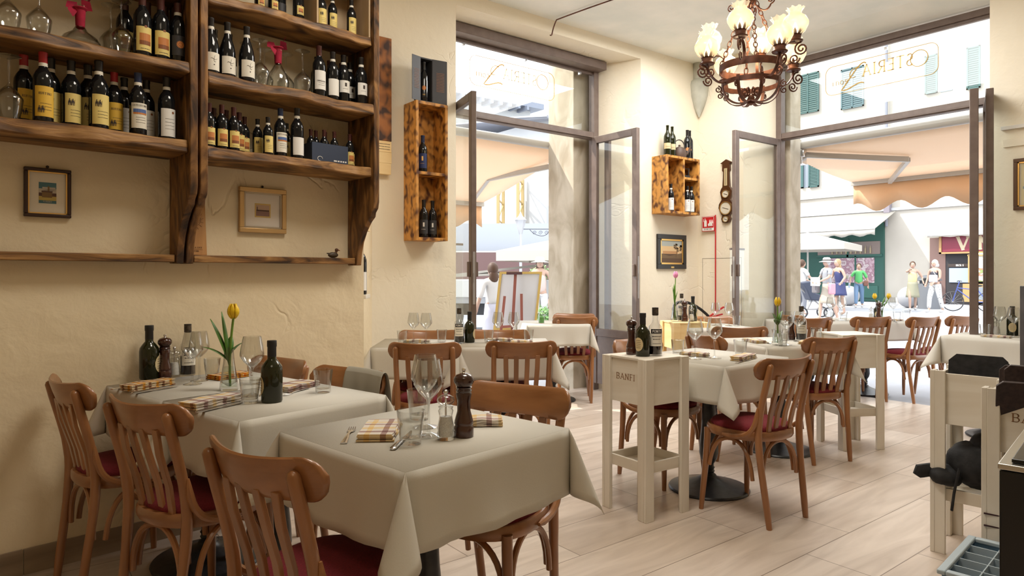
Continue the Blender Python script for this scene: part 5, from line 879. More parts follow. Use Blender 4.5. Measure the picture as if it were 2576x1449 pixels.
r = thing('black_cabinet', 'glossy black cabinet with steel top cut off at right edge', 'cabinet', (1.79, .52, 0), 9); gb = M('glossy_black', (.006, .006, .007), .22); MB().box(0, -.62, 0, .60, 0, .80).build('cabinet_body', gb, r, bevel=.003)
MB().box(-.002, -.625, .802, .602, .003, .815).build('steel_top', M('brushed_steel', (.55, .52, .46), .28, .9), r, bevel=.002); MB().box(.02, -.60, .8155, .58, -.02, .825).build('black_tray', gb, r, bevel=.002)
r = thing('paper_slip', 'pale paper slip lying on the black cabinet', 'paper', (1.98, .44, .8262), 20); MB().box(-.10, -.05, 0, .10, .05, .002).build('paper_sheet', colm('cream_paper', (.60, .55, .45)), r)
r = thing('dark_book', 'thick maroon book on the tray of nearest stand', 'book', (3.10, .78, .2915), 12); MB().box(-.11, -.15, .005, .11, .15, .045).build('page_block', paper, r); m = MB(); m.box(-.115, -.155, .045, .115, .155, .05).box(-.115, -.155, 0, .115, .155, .005).box(.110, -.155, .005, .115, .155, .045); m.build('book_cover', colm('maroon_cover', (.045, .012, .016), .5), r); m = MB(); m.box(-.09, .06, .0502, -.06, .10, .051); m.build('book_sticker', paper, r)
r = thing('black_bag', 'black fabric bag stuffed on the tray of farther stand', 'bag', (3.47, 1.09, .292), 6); m = MB(); m.ball((0, 0, .10), .12, 16, sc=(1.05, 1.05, .85)); m.ball((.02, -.04, .17), .08, 12, sc=(1.0, 1.0, .9)); m.ball((-.10, .10, .05), .055, 10, sc=(1.2, 1.2, .8))
o = m.build('bag_body', blackfab, r); dm = o.modifiers.new('d', 'DISPLACE'); tx = bpy.data.textures.new('folds', 'CLOUDS'); tx.noise_scale = .06; dm.texture = tx; dm.strength = .035
m = MB(); m.tube([(-.11, .15, .07), (-.14, .19, .06), (-.15, .20, .04)], [.03, .032, .018], 8, flat=.7); m.build('bag_corner', blackfab, r); m = MB(); m.tube([(-.13, .04, .10), (-.17, .05, .0), (-.165, .06, -.08)], .006, 5); m.build('bag_strap', blackfab, r)
r = thing('plastic_wrap', 'crumpled clear plastic wrapping beside the black bag', 'wrapping', (3.40, .98, .3), 0); m = MB(); m.ball((0, 0, .10), .05, 10, sc=(.7, .8, 1.3)); o = m.build('wrap_sheet', clear, r); dm = o.modifiers.new('d', 'DISPLACE'); dm.texture = tx; dm.strength = .04
r = thing('dark_screen', 'tall dark panel standing at the right edge by the wall table', 'panel', (4.88, 1.29, 0), -38); MB().box(0, 0, 0, .35, .04, 1.17).build('panel_board', NM('dark_grey_panel', [(.03, .026, .027), (.06, .052, .052)], 8, rough=.5), r, bevel=.004)
# ================================================================ chandelier
CH = (3.77, 2.41); r = thing('chandelier', 'wrought iron ring chandelier with frilled glass lamps hanging on chains', 'chandelier', (*CH, 0), 8)
RR = .185; ZR = 2.535
MB().lathe([(RR, ZR-.022), (RR+.006, ZR-.022), (RR+.006, ZR+.022), (RR, ZR+.022), (RR, ZR-.022)], 48).build('upper_ring', rusty, r)
MB().lathe([(RR-.012, ZR-.115), (RR-.006, ZR-.115), (RR-.006, ZR-.085), (RR-.012, ZR-.085), (RR-.012, ZR-.115)], 48).build('lower_ring', rusty, r)
N_ = 8
def P3(a, rad, z): return Vector((rad*cos(a), rad*sin(a), z))
for k in range(N_):
    a = 2*pi*k/N_+.2; da = Vector((cos(a), sin(a), 0)); up = Vector((0, 0, 1)); lat = Vector((-sin(a), cos(a), 0)); hi = k % 2 == 0
    R1 = RR+(.075 if hi else .115); zc = ZR+(.115 if hi else .0)
    if hi: pts = bez(P3(a, RR+.008, ZR-.02), P3(a, RR-.05, ZR+.06), P3(a, RR-.02, ZR+.13), P3(a, R1, zc), 12)
    else: pts = bez(P3(a, RR-.005, ZR-.10), P3(a, RR+.05, ZR-.12), P3(a, RR+.11, ZR-.06), P3(a, R1, zc), 12)
    m = MB(); m.tube(pts, .013, 4, up=lat, flat=.3)
    m.tube(spiral(P3(a, R1+.035, zc-.045), .042, .007, pi/2, 1.8, da, up), .0055, 5); m.tube(spiral(P3(a, R1-.005, zc-.10), .032, .006, 0, -1.6, da, up), .005, 5)
    ar = m.build('scroll_arm', rusty, r)
    c = P3(a, R1, zc); m = MB(); m.lathe([(.0001, 0), (.042, .002), (.046, .009), (.038, .014), (.033, .022), (.034, .046)], 18, c=c)
    for j in range(9): b_ = 2*pi*j/9; e1, e2 = b_-.3, b_+.3; m.add([c+Vector((.035*cos(e1), .035*sin(e1), .038)), c+Vector((.035*cos(e2), .035*sin(e2), .038)), c+Vector((.043*cos(b_+.2), .043*sin(b_+.2), .062)), c+Vector((.048*cos(b_), .048*sin(b_), .080)), c+Vector((.043*cos(b_-.2), .043*sin(b_-.2), .062))], [(0, 1, 2, 3, 4)])
    m.build('petal_cup', rusty, r, solid=.0012)
    m = MB(); prof = [(.030, .040), (.058, .064), (.076, .100), (.077, .120), (.062, .150), (.038, .168), (.036, .182), (.050, .205)]; n_ = 32; vv = []
    for i, (rr, z) in enumerate(prof):
        for j in range(n_): w_ = 1+(.14*sin(j*2*pi/n_*8))*(max(0, i-5)/2); vv.append(c+Vector((rr*w_*cos(2*pi*j/n_), rr*w_*sin(2*pi*j/n_), z+.006*sin(j*2*pi/n_*8+1.5)*(i == 7))))
    m.add(vv, [(i*n_+j, i*n_+(j+1) % n_, (i+1)*n_+(j+1) % n_, (i+1)*n_+j) for i in range(len(prof)-1) for j in range(n_)]); gs = m.build('glass_shade', bulbglass, r, ang=60)
    MB().lathe([(.008, .035), (.016, .060), (.018, .072), (.012, .095), (.004, .115), (.0001, .120)], 12, c=c).build('flame_bulb', emis('lit_bulb', (1, .80, .50), 9), gs)
for k in range(8):
    a = 2*pi*k/8; m = MB(); P = bez(P3(a, RR-.008, ZR-.075), P3(a, RR+.01, ZR-.20), P3(a, .09, ZR-.25), P3(a, .02, ZR-.205), 14); m.tube(P, .015, 4, up=Vector((-sin(a), cos(a), 0)), flat=.25); P = spiral(P3(a, .045, ZR-.15), .028, .008, -pi/2, -1.2, Vector((cos(a), sin(a), 0)), Vector((0, 0, 1))); m.tube(P, .006, 4)
    m.tube(spiral(P3(a, RR+.022, ZR-.135), .022, .005, pi/2, 1.4, Vector((cos(a), sin(a), 0)), Vector((0, 0, 1))), .0045, 4); m.build('basket_strap', rusty, r)
m = MB(); m.lathe([(.0001, ZR-.235), (.022, ZR-.225), (.026, ZR-.20), (.012, ZR-.17), (.0001, ZR-.165)], 12); m.build('bottom_finial', rusty, r)
for k in range(4):
    a = 2*pi*k/4+.6; A = P3(a, RR-.004, ZR+.02); B = P3(a, .03, ZR+.42); L = (B-A).length; d = (B-A).normalized(); s1 = d.orthogonal().normalized(); s2 = d.cross(s1); m = MB(); nl = 13
    for i in range(nl):
        c = A+d*(L*(i+.5)/nl); s_ = s1 if i % 2 else s2; hl = L/nl*.66; w_ = .012
        m.tube([c+d*(hl*cos(t*pi/5))+s_*(w_*sin(t*pi/5)) for t in range(10)], .0034, 5, closed=True)
    m.build('chain', rusty, r)
m = MB(); m.tube([Vector((0, 0, ZR+.40)), Vector((0, 0, 3.625))], .010, 8); m.lathe([(.055, 3.628), (.05, 3.61), (.02, 3.59), (.0001, 3.588)], 16); m.ball((0, 0, ZR+.42), .035, 10); m.build('centre_rod', rusty, r)
for k in range(4):
    a = 2*pi*k/4+.2; m = MB(); m.tube(bez(P3(a, .02, ZR+.41), P3(a, .06, ZR+.34), P3(a, .10, ZR+.33), P3(a, .12, ZR+.38), 10), .005, 5); m.tube(spiral(P3(a, .12, ZR+.405), .024, .006, -pi/2, 1.3, Vector((cos(a), sin(a), 0)), Vector((0, 0, 1))), .0045, 5); m.build('top_scroll', rusty, r)
pl = bpy.data.lights.new('chandelier_glow', 'POINT'); pl.energy = 14; pl.color = (1, .75, .45); pl.shadow_soft_size = .15; po = bpy.data.objects.new('chandelier_glow', pl); po.location = (*CH, 2.72); C.objects.link(po)
# ================================================================ street
_colm = colm
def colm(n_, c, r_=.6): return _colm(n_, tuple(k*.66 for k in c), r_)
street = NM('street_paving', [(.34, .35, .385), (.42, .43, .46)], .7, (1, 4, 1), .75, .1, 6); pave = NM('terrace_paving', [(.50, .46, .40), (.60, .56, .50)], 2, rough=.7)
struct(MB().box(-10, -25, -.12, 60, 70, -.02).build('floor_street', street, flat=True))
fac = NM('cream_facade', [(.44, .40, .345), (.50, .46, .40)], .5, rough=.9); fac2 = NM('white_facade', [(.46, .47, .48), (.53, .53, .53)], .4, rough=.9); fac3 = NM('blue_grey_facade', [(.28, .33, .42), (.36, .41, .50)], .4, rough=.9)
shut = colm('green_shutter', (.06, .15, .14), .6); shut2 = colm('pale_blue_shutter', (.12, .21, .23), .6); dkgreen = colm('dark_green_shopfront', (.035, .13, .10), .5); awn = cloth_light('peach_awning', (.80, .67, .54), (.85, .70, .56), .4); awnv = cloth_light('orange_valance', (.76, .55, .36), (.80, .56, .36), .35); cream_c = cloth_light('cream_canvas', (.56, .52, .46), (.5, .45, .37), .25)
FX = 32.0
bl_ = thing('apartment_building', 'long cream building across the street seen through the right doorway', 'building', (FX, 12, 0))
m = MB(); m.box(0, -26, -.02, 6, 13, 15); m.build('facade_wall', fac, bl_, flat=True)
def shutter(parent, y, z, w, h, mt, two=False, X=0):
    m = MB(); m.box(X-.06, y-w/2, z-h/2, X-.045, y+w/2, z+h/2); n_ = 18
    for sx in ((-1, 0, 1) if two else (-1, 1)): m.box(X-.10, y+sx*(w/2-.03)-.03, z-h/2, X-.05, y+sx*(w/2-.03)+.03, z+h/2)
    m.box(X-.10, y-w/2, z-h/2, X-.05, y+w/2, z-h/2+.06); m.box(X-.10, y-w/2, z+h/2-.06, X-.05, y+w/2, z+h/2)
    for i in range(n_): zz = z-h/2+.08+(h-.16)*i/n_; m.add([(X-.095, y-w/2, zz), (X-.095, y+w/2, zz), (X-.06, y+w/2, zz+.06), (X-.06, y-w/2, zz+.06)], [(0, 1, 2, 3)])
    return m.build('shutter', mt, parent, flat=True)
# local y of the facade = world y - 12
for (y, z, w, h, mt, two) in ((5.26, 10.2, 1.12, 1.95, shut, True), (3.09, 10.0, 1.05, 1.9, shut2, True), (-.25, 9.85, .50, 1.66, shut, False), (-1.83, 9.75, .50, 1.75, shut, False), (4.96, 6.25, .52, 1.45, shut, False), (5.55, 6.25, .12, 1.45, shut, False)): shutter(bl_, y, z, w, h, mt, two)
m = MB(); m.box(-.02, -1.05, 9.0, .01, -.60, 10.5); m.build('facade_window', M('dim_window', (.25, .28, .32), .15), bl_); m = MB().box(-.02, 5.25, 5.55, .01, 5.9, 7.0); m.build('facade_window', M('dim_window', (0, 0, 0)), bl_)
m = MB(); 
for z in (7.6, 4.95, 4.1): m.box(-.10, -20, z, 0, 12, z+.12)
m.build('string_course', fac2, bl_, flat=True); m = MB(); m.tube([(-.12, 1.55, 3.4), (-.12, 1.55, 14)], .06, 8); m.build('drainpipe', colm('pipe_grey', (.35, .36, .42)), bl_)
m = MB(); m.box(-.3, 1.35, 4.0, -.05, 1.6, 5.4); m.build('street_sign_bracket', colm('grey_sign', (.32, .28, .32)), bl_)
sf = thing('shop', 'dark green shop front with bottles and pictures across the street', 'shop front', (FX, 15.2, 0))
m = MB(); m.box(-.15, -1.55, 0, -.02, 2.6, 3.6); m.build('shop_wall', dkgreen, sf, flat=True); m = MB(); m.box(-.19, -1.15, .85, -.151, 1.15, 2.0); m.build('display_window', NM('busy_display', [(.30, .20, .22), (.55, .48, .48), (.25, .12, .16), (.45, .32, .36)], 3.5, rough=.4, pos=[.35, .45, .52, .62]), sf, flat=True)
m = MB(); m.box(-.19, -1.4, 2.15, -.151, 1.5, 2.75); m.build('upper_glass', M('brown_glass', (.22, .17, .15), .2), sf, flat=True)
m = MB(); [m.lathe([(.04, 0), (.04, .22), (.015, .28), (.015, .36), (.0001, .36)], 8, c=(-.24, -1.0+.22*k, 2.2)) for k in range(9)]; m.build('window_bottles', colm('amber_bottles', (.45, .36, .22)), sf)
m = MB(); m.box(-.22, -1.5, 2.05, -.14, 1.6, 2.16).box(-.22, 0.0, 2.05, -.14, .09, 2.9).box(-.22, -.35, .8, -.14, -.28, 2.1); m.build('glazing_bars', dkgreen, sf)
m = MB(); [m.box(-.20, -1.3+.95*k, .15, -.151, -.5+.95*k, .72) for k in range(3)]; m.build('door_panels', colm('green_panel', (.05, .17, .135)), sf, bevel=.02)
m = MB(); m.box(-.16, 2.6, 0, -.02, 5.5, 3.2); m.build('porch_wall', colm('taupe_wall', (.38, .32, .29)), sf, flat=True)
def slab_awning(label, X, y0, y1, z0, z1, dep, val, mt, name='shop_awning', grp=None):
    r = thing(name, label, 'awning', (X, 0, 0), group=grp); m = MB(); m.add([(0, y0, z1), (0, y1, z1), (-dep, y1, z0), (-dep, y0, z0)], [(0, 1, 2, 3)]); m.build('canvas', mt, r, solid=.02)
    m = MB(); n_ = 40; vv = []
    for i in range(n_+1): y = y0+(y1-y0)*i/n_; vv += [(-dep, y, z0), (-dep-.01, y, z0-val+val*.18*sin(i*pi/2.5))]
    m.add(vv, [(2*i, 2*i+1, 2*i+3, 2*i+2) for i in range(n_)]); m.build('valance', mt, r, solid=.01); m = MB(); m.box(-dep-.04, y0, z0-.04, -dep+.02, y1, z0+.04); m.build('front_bar', colm('white_bar', (.75, .74, .72), .4), r); return r
slab_awning('pale awning over the green shop front', FX-.15, 13.15, 19.5, 3.22, 4.05, 2.0, .30, cream_c)
slab_awning('cream awning above the wine shop sign', FX-.1, 6.0, 11.7, 2.9, 3.25, .5, .1, cream_c)
# wine shop
ks = thing('wine_shop', 'wine shop with maroon sign and lit food display', 'shop front', (FX, 9.6, 0))
m = MB(); m.box(-.06, 1.6, -.02, -.01, 2.2, 2.8); m.build('door_jamb', colm('brown_jamb', (.25, .15, .13)), ks, flat=True); m = MB(); m.box(-.04, -2.8, -.02, -.01, 1.6, 2.2); m.build('dark_interior', colm('shop_dark', (.04, .035, .04)), ks, flat=True)
sg = MB().box(-.30, -2.6, 2.18, -.20, 1.65, 2.86).build('shop_sign', colm('maroon_sign', (.28, .03, .06), .4), ks, flat=True)
m = MB(); m.box(-.34, -2.7, 2.10, -.19, 1.75, 2.17).box(-.34, -2.7, 2.87, -.19, 1.75, 2.94).box(-.34, 1.66, 2.10, -.19, 1.75, 2.94); m.build('sign_frame', colm('orange_wood', (.60, .34, .14), .5), sg)
m = MB(); put_text(m, 'VINI', .50, lambda a, b: (-.305, .95-a, b), 0, .62, 2.27, .17, sx=1.15, lift=(-.0015, 0, 0)); m.build('sign_lettering', colm('cream_letters', (.75, .62, .42)), sg, flat=True)
m = MB(); m.box(-.6, -2.6, .95, -.1, .55, 2.0); m.build('food_display', NM('bright_food', [(.50, .47, .40), (.60, .57, .52), (.35, .12, .08), (.20, .30, .10)], 3.2, (1, 1, 2.2), .4, pos=[.36, .5, .60, .66]), ks, flat=True)
m = MB(); m.box(-.7, -2.6, 0.12, -.1, .75, .85).box(-.65, -2.65, 1.98, -.08, .6, 2.04).box(-.65, .5, .9, -.6, .58, 2.0); m.build('display_counter', colm('honey_counter', (.58, .36, .14)), ks); m = MB(); m.box(-.72, -.35, .22, -.701, .5, .72); m.build('counter_panel', colm('slate_panel', (.28, .32, .36)), ks)
m = MB(); m.tube([(-.35, -2.4, 2.06), (-.35, .5, 2.06)], .045, 8); m.build('strip_lamp', emis('warm_strip', (1, .75, .35), 6), ks); m = MB(); m.box(-.08, .62, 1.55, -.04, 1.5, 1.68); m.build('fridge_header', ink, ks); m = MB(); [m.lathe([(.05, 0), (.05, .12), (.08, .2), (.02, .22)], 8, c=(-.4, -.1-.33*k, 2.0)) for k in range(0)]; m.box(-.09, .75, .9, -.04, 1.45, 1.5); m.build('fridge_door', M('fridge_blue', (.35, .45, .60), .2), ks)
m = MB(); put_text(m, 'BECKS' if False else 'BECK S', .07, lambda a, b: (-.085, 1.05-a, b), 0, 0, 1.58, .2, serif=False, lift=(-.0008, 0, 0)); m.build('fridge_lettering', whiteink, ks, flat=True)
# parasols
def parasol(label, x, y, zr, zp, w, rot, base=True):
    r = thing('parasol', label, 'parasol', (x, y, 0), rot, 'cream parasols in the street'); m = MB(); h = w/2; m.add([(0, 0, zp), (-h, -h, zr), (h, -h, zr), (h, h, zr), (-h, h, zr)], [(0, 1, 2), (0, 2, 3), (0, 3, 4), (0, 4, 1)]); m.build('canopy', cream_c, r, solid=.015, flat=True)
    m = MB(); 
    for a, b in (((-h, -h), (h, -h)), ((h, -h), (h, h)), ((h, h), (-h, h)), ((-h, h), (-h, -h))): m.add([(*a, zr), (*b, zr), (*b, zr-.22), (*a, zr-.22)], [(0, 1, 2, 3)])
    m.build('valance', cream_c, r, solid=.01, flat=True); m = MB(); m.tube([(0, 0, -.02), (0, 0, zp+.1)], .03, 8); m.build('pole', colm('cream_pole', (.70, .66, .60), .4), r); return r
parasol('cream parasol before the green shop', 23.3, 12.6, 2.30, 2.75, 3.0, 15); parasol('cream parasol beyond left window near the brown hoarding', 10.4, 11.3, 1.75, 2.10, 2.6, 35)
for nm, x, y, lb in (('bollard_ball', 27.2, 13.0, 'round stone bollard behind the woman in navy'), ('bollard_ball', 27.2, 10.75, 'round stone bollard beside the litter bin')): 
    m = MB(); m.ball((x, y, .38), .40, 18); tag(m.build('stone_bollard', colm('pale_stone_ball', (.50, .50, .52))), lb, 'bollard', 'round stone bollards')
r = thing('litter_bin', 'grey ribbed litter bin beside the woman with backpack', 'bin', (27.0, 10.0, 0)); m = MB(); m.lathe([(.0001, -.02), (.36, -.02), (.38, .85), (.38, .9), (.0001, .9)], 10); m.build('bin_body', colm('bin_grey', (.22, .23, .25)), r); m = MB(); m.lathe([(.30, .9), (.30, 1.0), (.42, 1.02), (.30, 1.18), (.0001, 1.22)], 12); m.build('bin_lid', colm('bin_dark', (.12, .13, .15)), r)
r = thing('bicycle', 'blue bicycle parked before the wine shop', 'bicycle', (25.9, 8.35, 0), 95); bm = colm('bike_blue', (.08, .12, .42), .4); tyre = colm('tyre', (.04, .04, .045)); fr = MB()
for x in (-.50, .50):
    w = MB(); w.tube([(x+.32*cos(t*pi/14), 0, .32+.32*sin(t*pi/14)) for t in range(28)], .018, 6, closed=True); wh = w.build('wheel', tyre, r); w = MB(); [w.tube([(x, 0, .32), (x+.31*cos(t*pi/7), 0, .32+.31*sin(t*pi/7))], .003, 4) for t in range(14)]; w.build('spokes', steel, wh)
for a, b in (((-.5, .32), (-.12, .32)), ((-.12, .32), (-.22, .80)), ((-.5, .32), (-.20, .74)), ((-.20, .72), (.36, .78)), ((-.12, .32), (.36, .72)), ((.5, .32), (.33, .90)), ((.33, .90), (.30, 1.0))): fr.tube([(a[0], 0, a[1]), (b[0], 0, b[1])], .018, 6)
fr.build('bike_frame', bm, r); m = MB(); m.ball((-.24, 0, .86), .1, 8, sc=(1.2, .7, .35)); m.build('saddle', black, r); m = MB(); m.tube([(.30, -.28, 1.0), (.33, 0, 1.02), (.30, .28, 1.0)], .014, 6); m.build('handlebar', black, r); m = MB(); m.box(-.72, -.03, .58, -.60, .03, .66); m.build('rear_light', signred, r)
r = thing('wooden_stool', 'small wooden stool against the cream facade', 'stool', (31.0, 12.0, 0)); m = MB(); m.box(-.2, -.35, .55, .2, .35, .62); m.build('seat', colm('stool_wood', (.50, .28, .14)), r); [MB().box(sx*.16-.02, sy*.3-.02, -.02, sx*.16+.02, sy*.3+.02, .55).build('leg', colm('stool_wood', (0, 0, 0)), r) for sx in (-1, 1) for sy in (-1, 1)]
# awnings of this restaurant
def arm_awning(label, pts, T, y0w, val, arms):
    """pts: (x0,x1,zt,depth,zf) in frame T: x along the wall, y outwards"""
    x0, x1, zt, dep, zf = pts; r = thing('folding_awning', label, 'awning'); r.matrix_world = T
    m = MB(); nx, ny = 12, 6; vv = [(x0+(x1-x0)*i/nx, dep*j/ny, zt+(zf-zt)*j/ny-.03*sin(pi*j/ny)) for j in range(ny+1) for i in range(nx+1)]; m.add(vv, [(j*(nx+1)+i, j*(nx+1)+i+1, (j+1)*(nx+1)+i+1, (j+1)*(nx+1)+i) for j in range(ny) for i in range(nx)]); m.build('canvas', awn, r, solid=.004)
    wb = colm('cream_metal', (.72, .68, .62), .4); m = MB(); m.tube([(x0, 0, zt+.01), (x1, 0, zt+.01)], .045, 12); m.build('roller_tube', wb, r); m = MB(); m.box(x0-.02, dep-.03, zf-.05, x1+.02, dep+.03, zf+.02); m.build('front_bar', wb, r, bevel=.005)
    m = MB(); n_ = 60; vv = []
    for i in range(n_+1): x = x0+(x1-x0)*i/n_; vv += [(x, dep+.01, zf-.04), (x, dep+.015+.012*sin(i*.7), zf-.04-val+val*.20*sin(2*pi*(x-x0)/.52+1))]
    m.add(vv, [(2*i, 2*i+2, 2*i+3, 2*i+1) for i in range(n_)]); m.build('scalloped_valance', awnv, r, solid=.004)
    for (a, b, c) in arms:
        m = MB(); m.bar(a, b, .05, .06).bar(b, c, .045, .05); m.build('folding_arm', wb, r, bevel=.005); m = MB(); m.box(a[0]-.06, a[1]-.09, a[2]-.12, a[0]+.06, a[1]+.03, a[2]+.16).box(a[0]-.09, a[1]-.1, a[2]-.04, a[0]+.09, a[1]-.06, a[2]+.04); m.build('wall_bracket', steel, r, bevel=.01)
TN2 = Matrix.Translation((0, 5.78, 0)); arm_awning('orange fabric awning outside the left window', (3.0, 5.32, 2.70, 1.75, 2.22), TN2, 0, .26, [((5.40, .08, 2.56), (4.85, .95, 2.42), (5.1, 1.7, 2.20)), ((3.1, .08, 2.56), (3.6, .95, 2.42), (3.3, 1.7, 2.20))])
TE2 = Matrix.Translation((7.20, 0, 0)) @ Matrix.Rotation(R(-90), 4, 'Z'); arm_awning('orange fabric awning outside the right doorway', (-4.22, -1.30, 2.68, 1.75, 2.45), TE2, 0, .30, [((-4.02, .08, 2.60), (-3.15, .75, 2.50), (-3.75, 1.72, 2.40)), ((-1.55, .08, 2.60), (-2.35, .85, 2.50), (-1.75, 1.72, 2.40))])
# buildings beyond the left window
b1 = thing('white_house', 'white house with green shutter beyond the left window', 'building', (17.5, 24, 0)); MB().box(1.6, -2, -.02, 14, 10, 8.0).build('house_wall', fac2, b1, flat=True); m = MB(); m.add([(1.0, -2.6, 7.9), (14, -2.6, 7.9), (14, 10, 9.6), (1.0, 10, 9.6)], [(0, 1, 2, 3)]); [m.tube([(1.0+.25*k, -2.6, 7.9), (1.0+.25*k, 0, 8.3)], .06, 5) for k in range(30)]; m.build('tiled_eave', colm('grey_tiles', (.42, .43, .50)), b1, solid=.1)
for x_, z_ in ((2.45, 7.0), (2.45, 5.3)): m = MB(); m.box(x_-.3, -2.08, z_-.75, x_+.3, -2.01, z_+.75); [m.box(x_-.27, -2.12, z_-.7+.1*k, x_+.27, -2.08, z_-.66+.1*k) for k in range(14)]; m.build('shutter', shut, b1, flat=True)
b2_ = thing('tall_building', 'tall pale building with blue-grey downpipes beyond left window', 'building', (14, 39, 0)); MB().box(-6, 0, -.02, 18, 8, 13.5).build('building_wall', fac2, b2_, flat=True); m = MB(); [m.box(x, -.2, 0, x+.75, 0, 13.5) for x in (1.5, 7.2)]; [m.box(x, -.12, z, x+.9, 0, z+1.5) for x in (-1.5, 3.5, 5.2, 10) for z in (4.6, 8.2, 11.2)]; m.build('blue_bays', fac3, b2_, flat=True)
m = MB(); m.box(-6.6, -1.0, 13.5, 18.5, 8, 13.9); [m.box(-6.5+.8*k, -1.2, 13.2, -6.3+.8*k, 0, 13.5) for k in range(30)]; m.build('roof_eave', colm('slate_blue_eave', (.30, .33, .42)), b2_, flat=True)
b3 = thing('left_block', 'pale grey block with grille window at far left of street', 'building', (4, 22, 0)); MB().box(-6, 0, -.02, 7.6, 6, 9.5).build('block_wall', fac2, b3, flat=True); m = MB(); [m.box(5.2+.12*k, -.1, 2.6, 5.24+.12*k, -.02, 4.6) for k in range(14)]; m.box(4.8, -.06, 5.5, 6.6, -.01, 7.5); m.build('window_grille', fac3, b3, flat=True)
m = MB(); m.bar((11.5, 21.5, 1.0), (19.5, 15.2, 1.0), .08, 2.05); tag(m.build('hoarding', colm('brown_hoarding', (.23, .13, .12), .8)), 'brown site hoarding behind the flatbed truck', 'fence')
m = MB(); m.bar((11.5, 22.2, 2.6), (19.5, 16.0, 2.6), .1, 1.0); tag(m.build('blue_fence', colm('corrugated_blue', (.55, .58, .64), .6)), 'blue-grey corrugated fence above the brown hoarding', 'fence')
r = thing('crane_mast', 'yellow lattice crane mast rising behind the hoarding', 'crane', (18.3, 23.7, 0), 38); ym = colm('crane_yellow', (.72, .52, .22), .5); m = MB()
for sx in (-.45, .45):
    for sy in (-.45, .45): m.bar((sx, sy, -.02), (sx, sy, 5.6), .12, .12, up=(1, 0, 0))
m.build('mast_posts', ym, r); m = MB()
for sy in (-.45, .45):
    for k in range(6): m.bar((-.45, sy, .9*k+.1), (.45, sy, .9*k+.8), .05, .05, up=(0, 1, 0)).bar((.45, sy, .9*k+.8), (-.45, sy, .9*k+.95), .05, .05, up=(0, 1, 0))
m.build('mast_lattice', ym, r)
r = thing('street_lamp', 'white street lantern on a scrolled bracket beyond left window', 'street lamp', (13.7, 17.2, 0), -38); m = MB(); m.lathe([(.05, 2.55), (.14, 2.85), (.18, 3.0), (.20, 3.02), (.06, 3.16), (.04, 3.22), (.0001, 3.3)], 6); m.build('lantern', colm('white_lantern', (.62, .62, .64), .4), r); im = colm('bracket_iron', (.12, .12, .14)); m = MB(); m.tube([(0, 0, -.02), (0, 0, 2.55)], .05, 8); m.build('lamp_post', colm('white_post', (.6, .6, .62)), r)
m = MB(); m.tube([(0, 0, 2.72), (.95, 0, 2.72)], .015, 6); m.tube(bez((.95, 0, 2.72), (.9, 0, 2.4), (.5, 0, 2.45), (.3, 0, 2.70), 10), .012, 5); [m.tube(spiral((.45+.2*k, 0, 2.60), .07, .015, 0, 1.4, (1, 0, 0), (0, 0, 1), 14), .010, 4) for k in range(3)]; m.build('scroll_bracket', im, r)
# flatbed truck
r = thing('flatbed_truck', 'white flatbed truck loaded with planks beyond the left window', 'truck', (9.3, 11.9, 0), -42); wt = colm('truck_white', (.72, .72, .72), .4); MB().box(-2.6, -.9, .62, 1.7, .9, .75).build('truck_bed', colm('truck_grey', (.35, .36, .38)), r); m = MB(); m.box(-2.6, -.92, .75, 1.7, -.88, 1.12).box(-2.6, .88, .75, 1.7, .92, 1.12).box(1.66, -.88, .75, 1.7, .88, 1.12); m.build('side_boards', wt, r, bevel=.01)
m = MB(); m.prism([(-4.3, .4), (-2.7, .4), (-2.7, 1.95), (-3.7, 1.95), (-4.2, 1.3)], -.9, .9, T=Matrix.Rotation(R(90), 4, 'X')); m.build('cab', wt, r, bevel=.04); m = MB(); m.box(-3.9, -.915, 1.3, -2.95, -.90, 1.75); m.build('cab_window', M('tinted_window', (.08, .10, .12), .1), r)
for x in (-3.6, -1.4, .9): m = MB(); m.lathe([(.0001, -.1), (.33, -.1), (.36, -.06), (.36, .06), (.33, .1), (.0001, .1)], 20, T=Matrix.Translation((x, -.8, .34)) @ Matrix.Rotation(R(90), 4, 'X')); m.build('wheel', tyre, r)
m = MB(); m.box(-2.7, -.5, .35, 1.6, .5, .62); m.build('chassis', colm('chassis_grey', (.08, .08, .09)), r); m = MB(); [m.box(-2.55, -.93, 1.1+.07*k, -1.9, -.9, 1.14+.07*k) for k in range(11)]; m.build('louvre_rack', wt, r); m = MB(); m.box(1.55, -.95, .42, 1.72, -.7, .56); m.build('tail_light', signred, r)
for k, (a, b, lb) in enumerate((((7.6, 12.9, 1.15), (9.9, 11.2, 1.48), 'upper pale plank slanting up over the truck bed'), ((8.5, 12.5, 1.28), (10.5, 10.6, 1.22), 'lower grey plank lying across the truck bed'), ((8.0, 12.6, 1.20), (10.2, 11.0, 1.30), 'middle pale plank on the truck bed'))): m = MB(); m.bar(a, b, .22, .05); tag(m.build('timber_plank', colm('pale_plank', (.52, .48, .42))), lb, 'plank', 'planks on the truck')
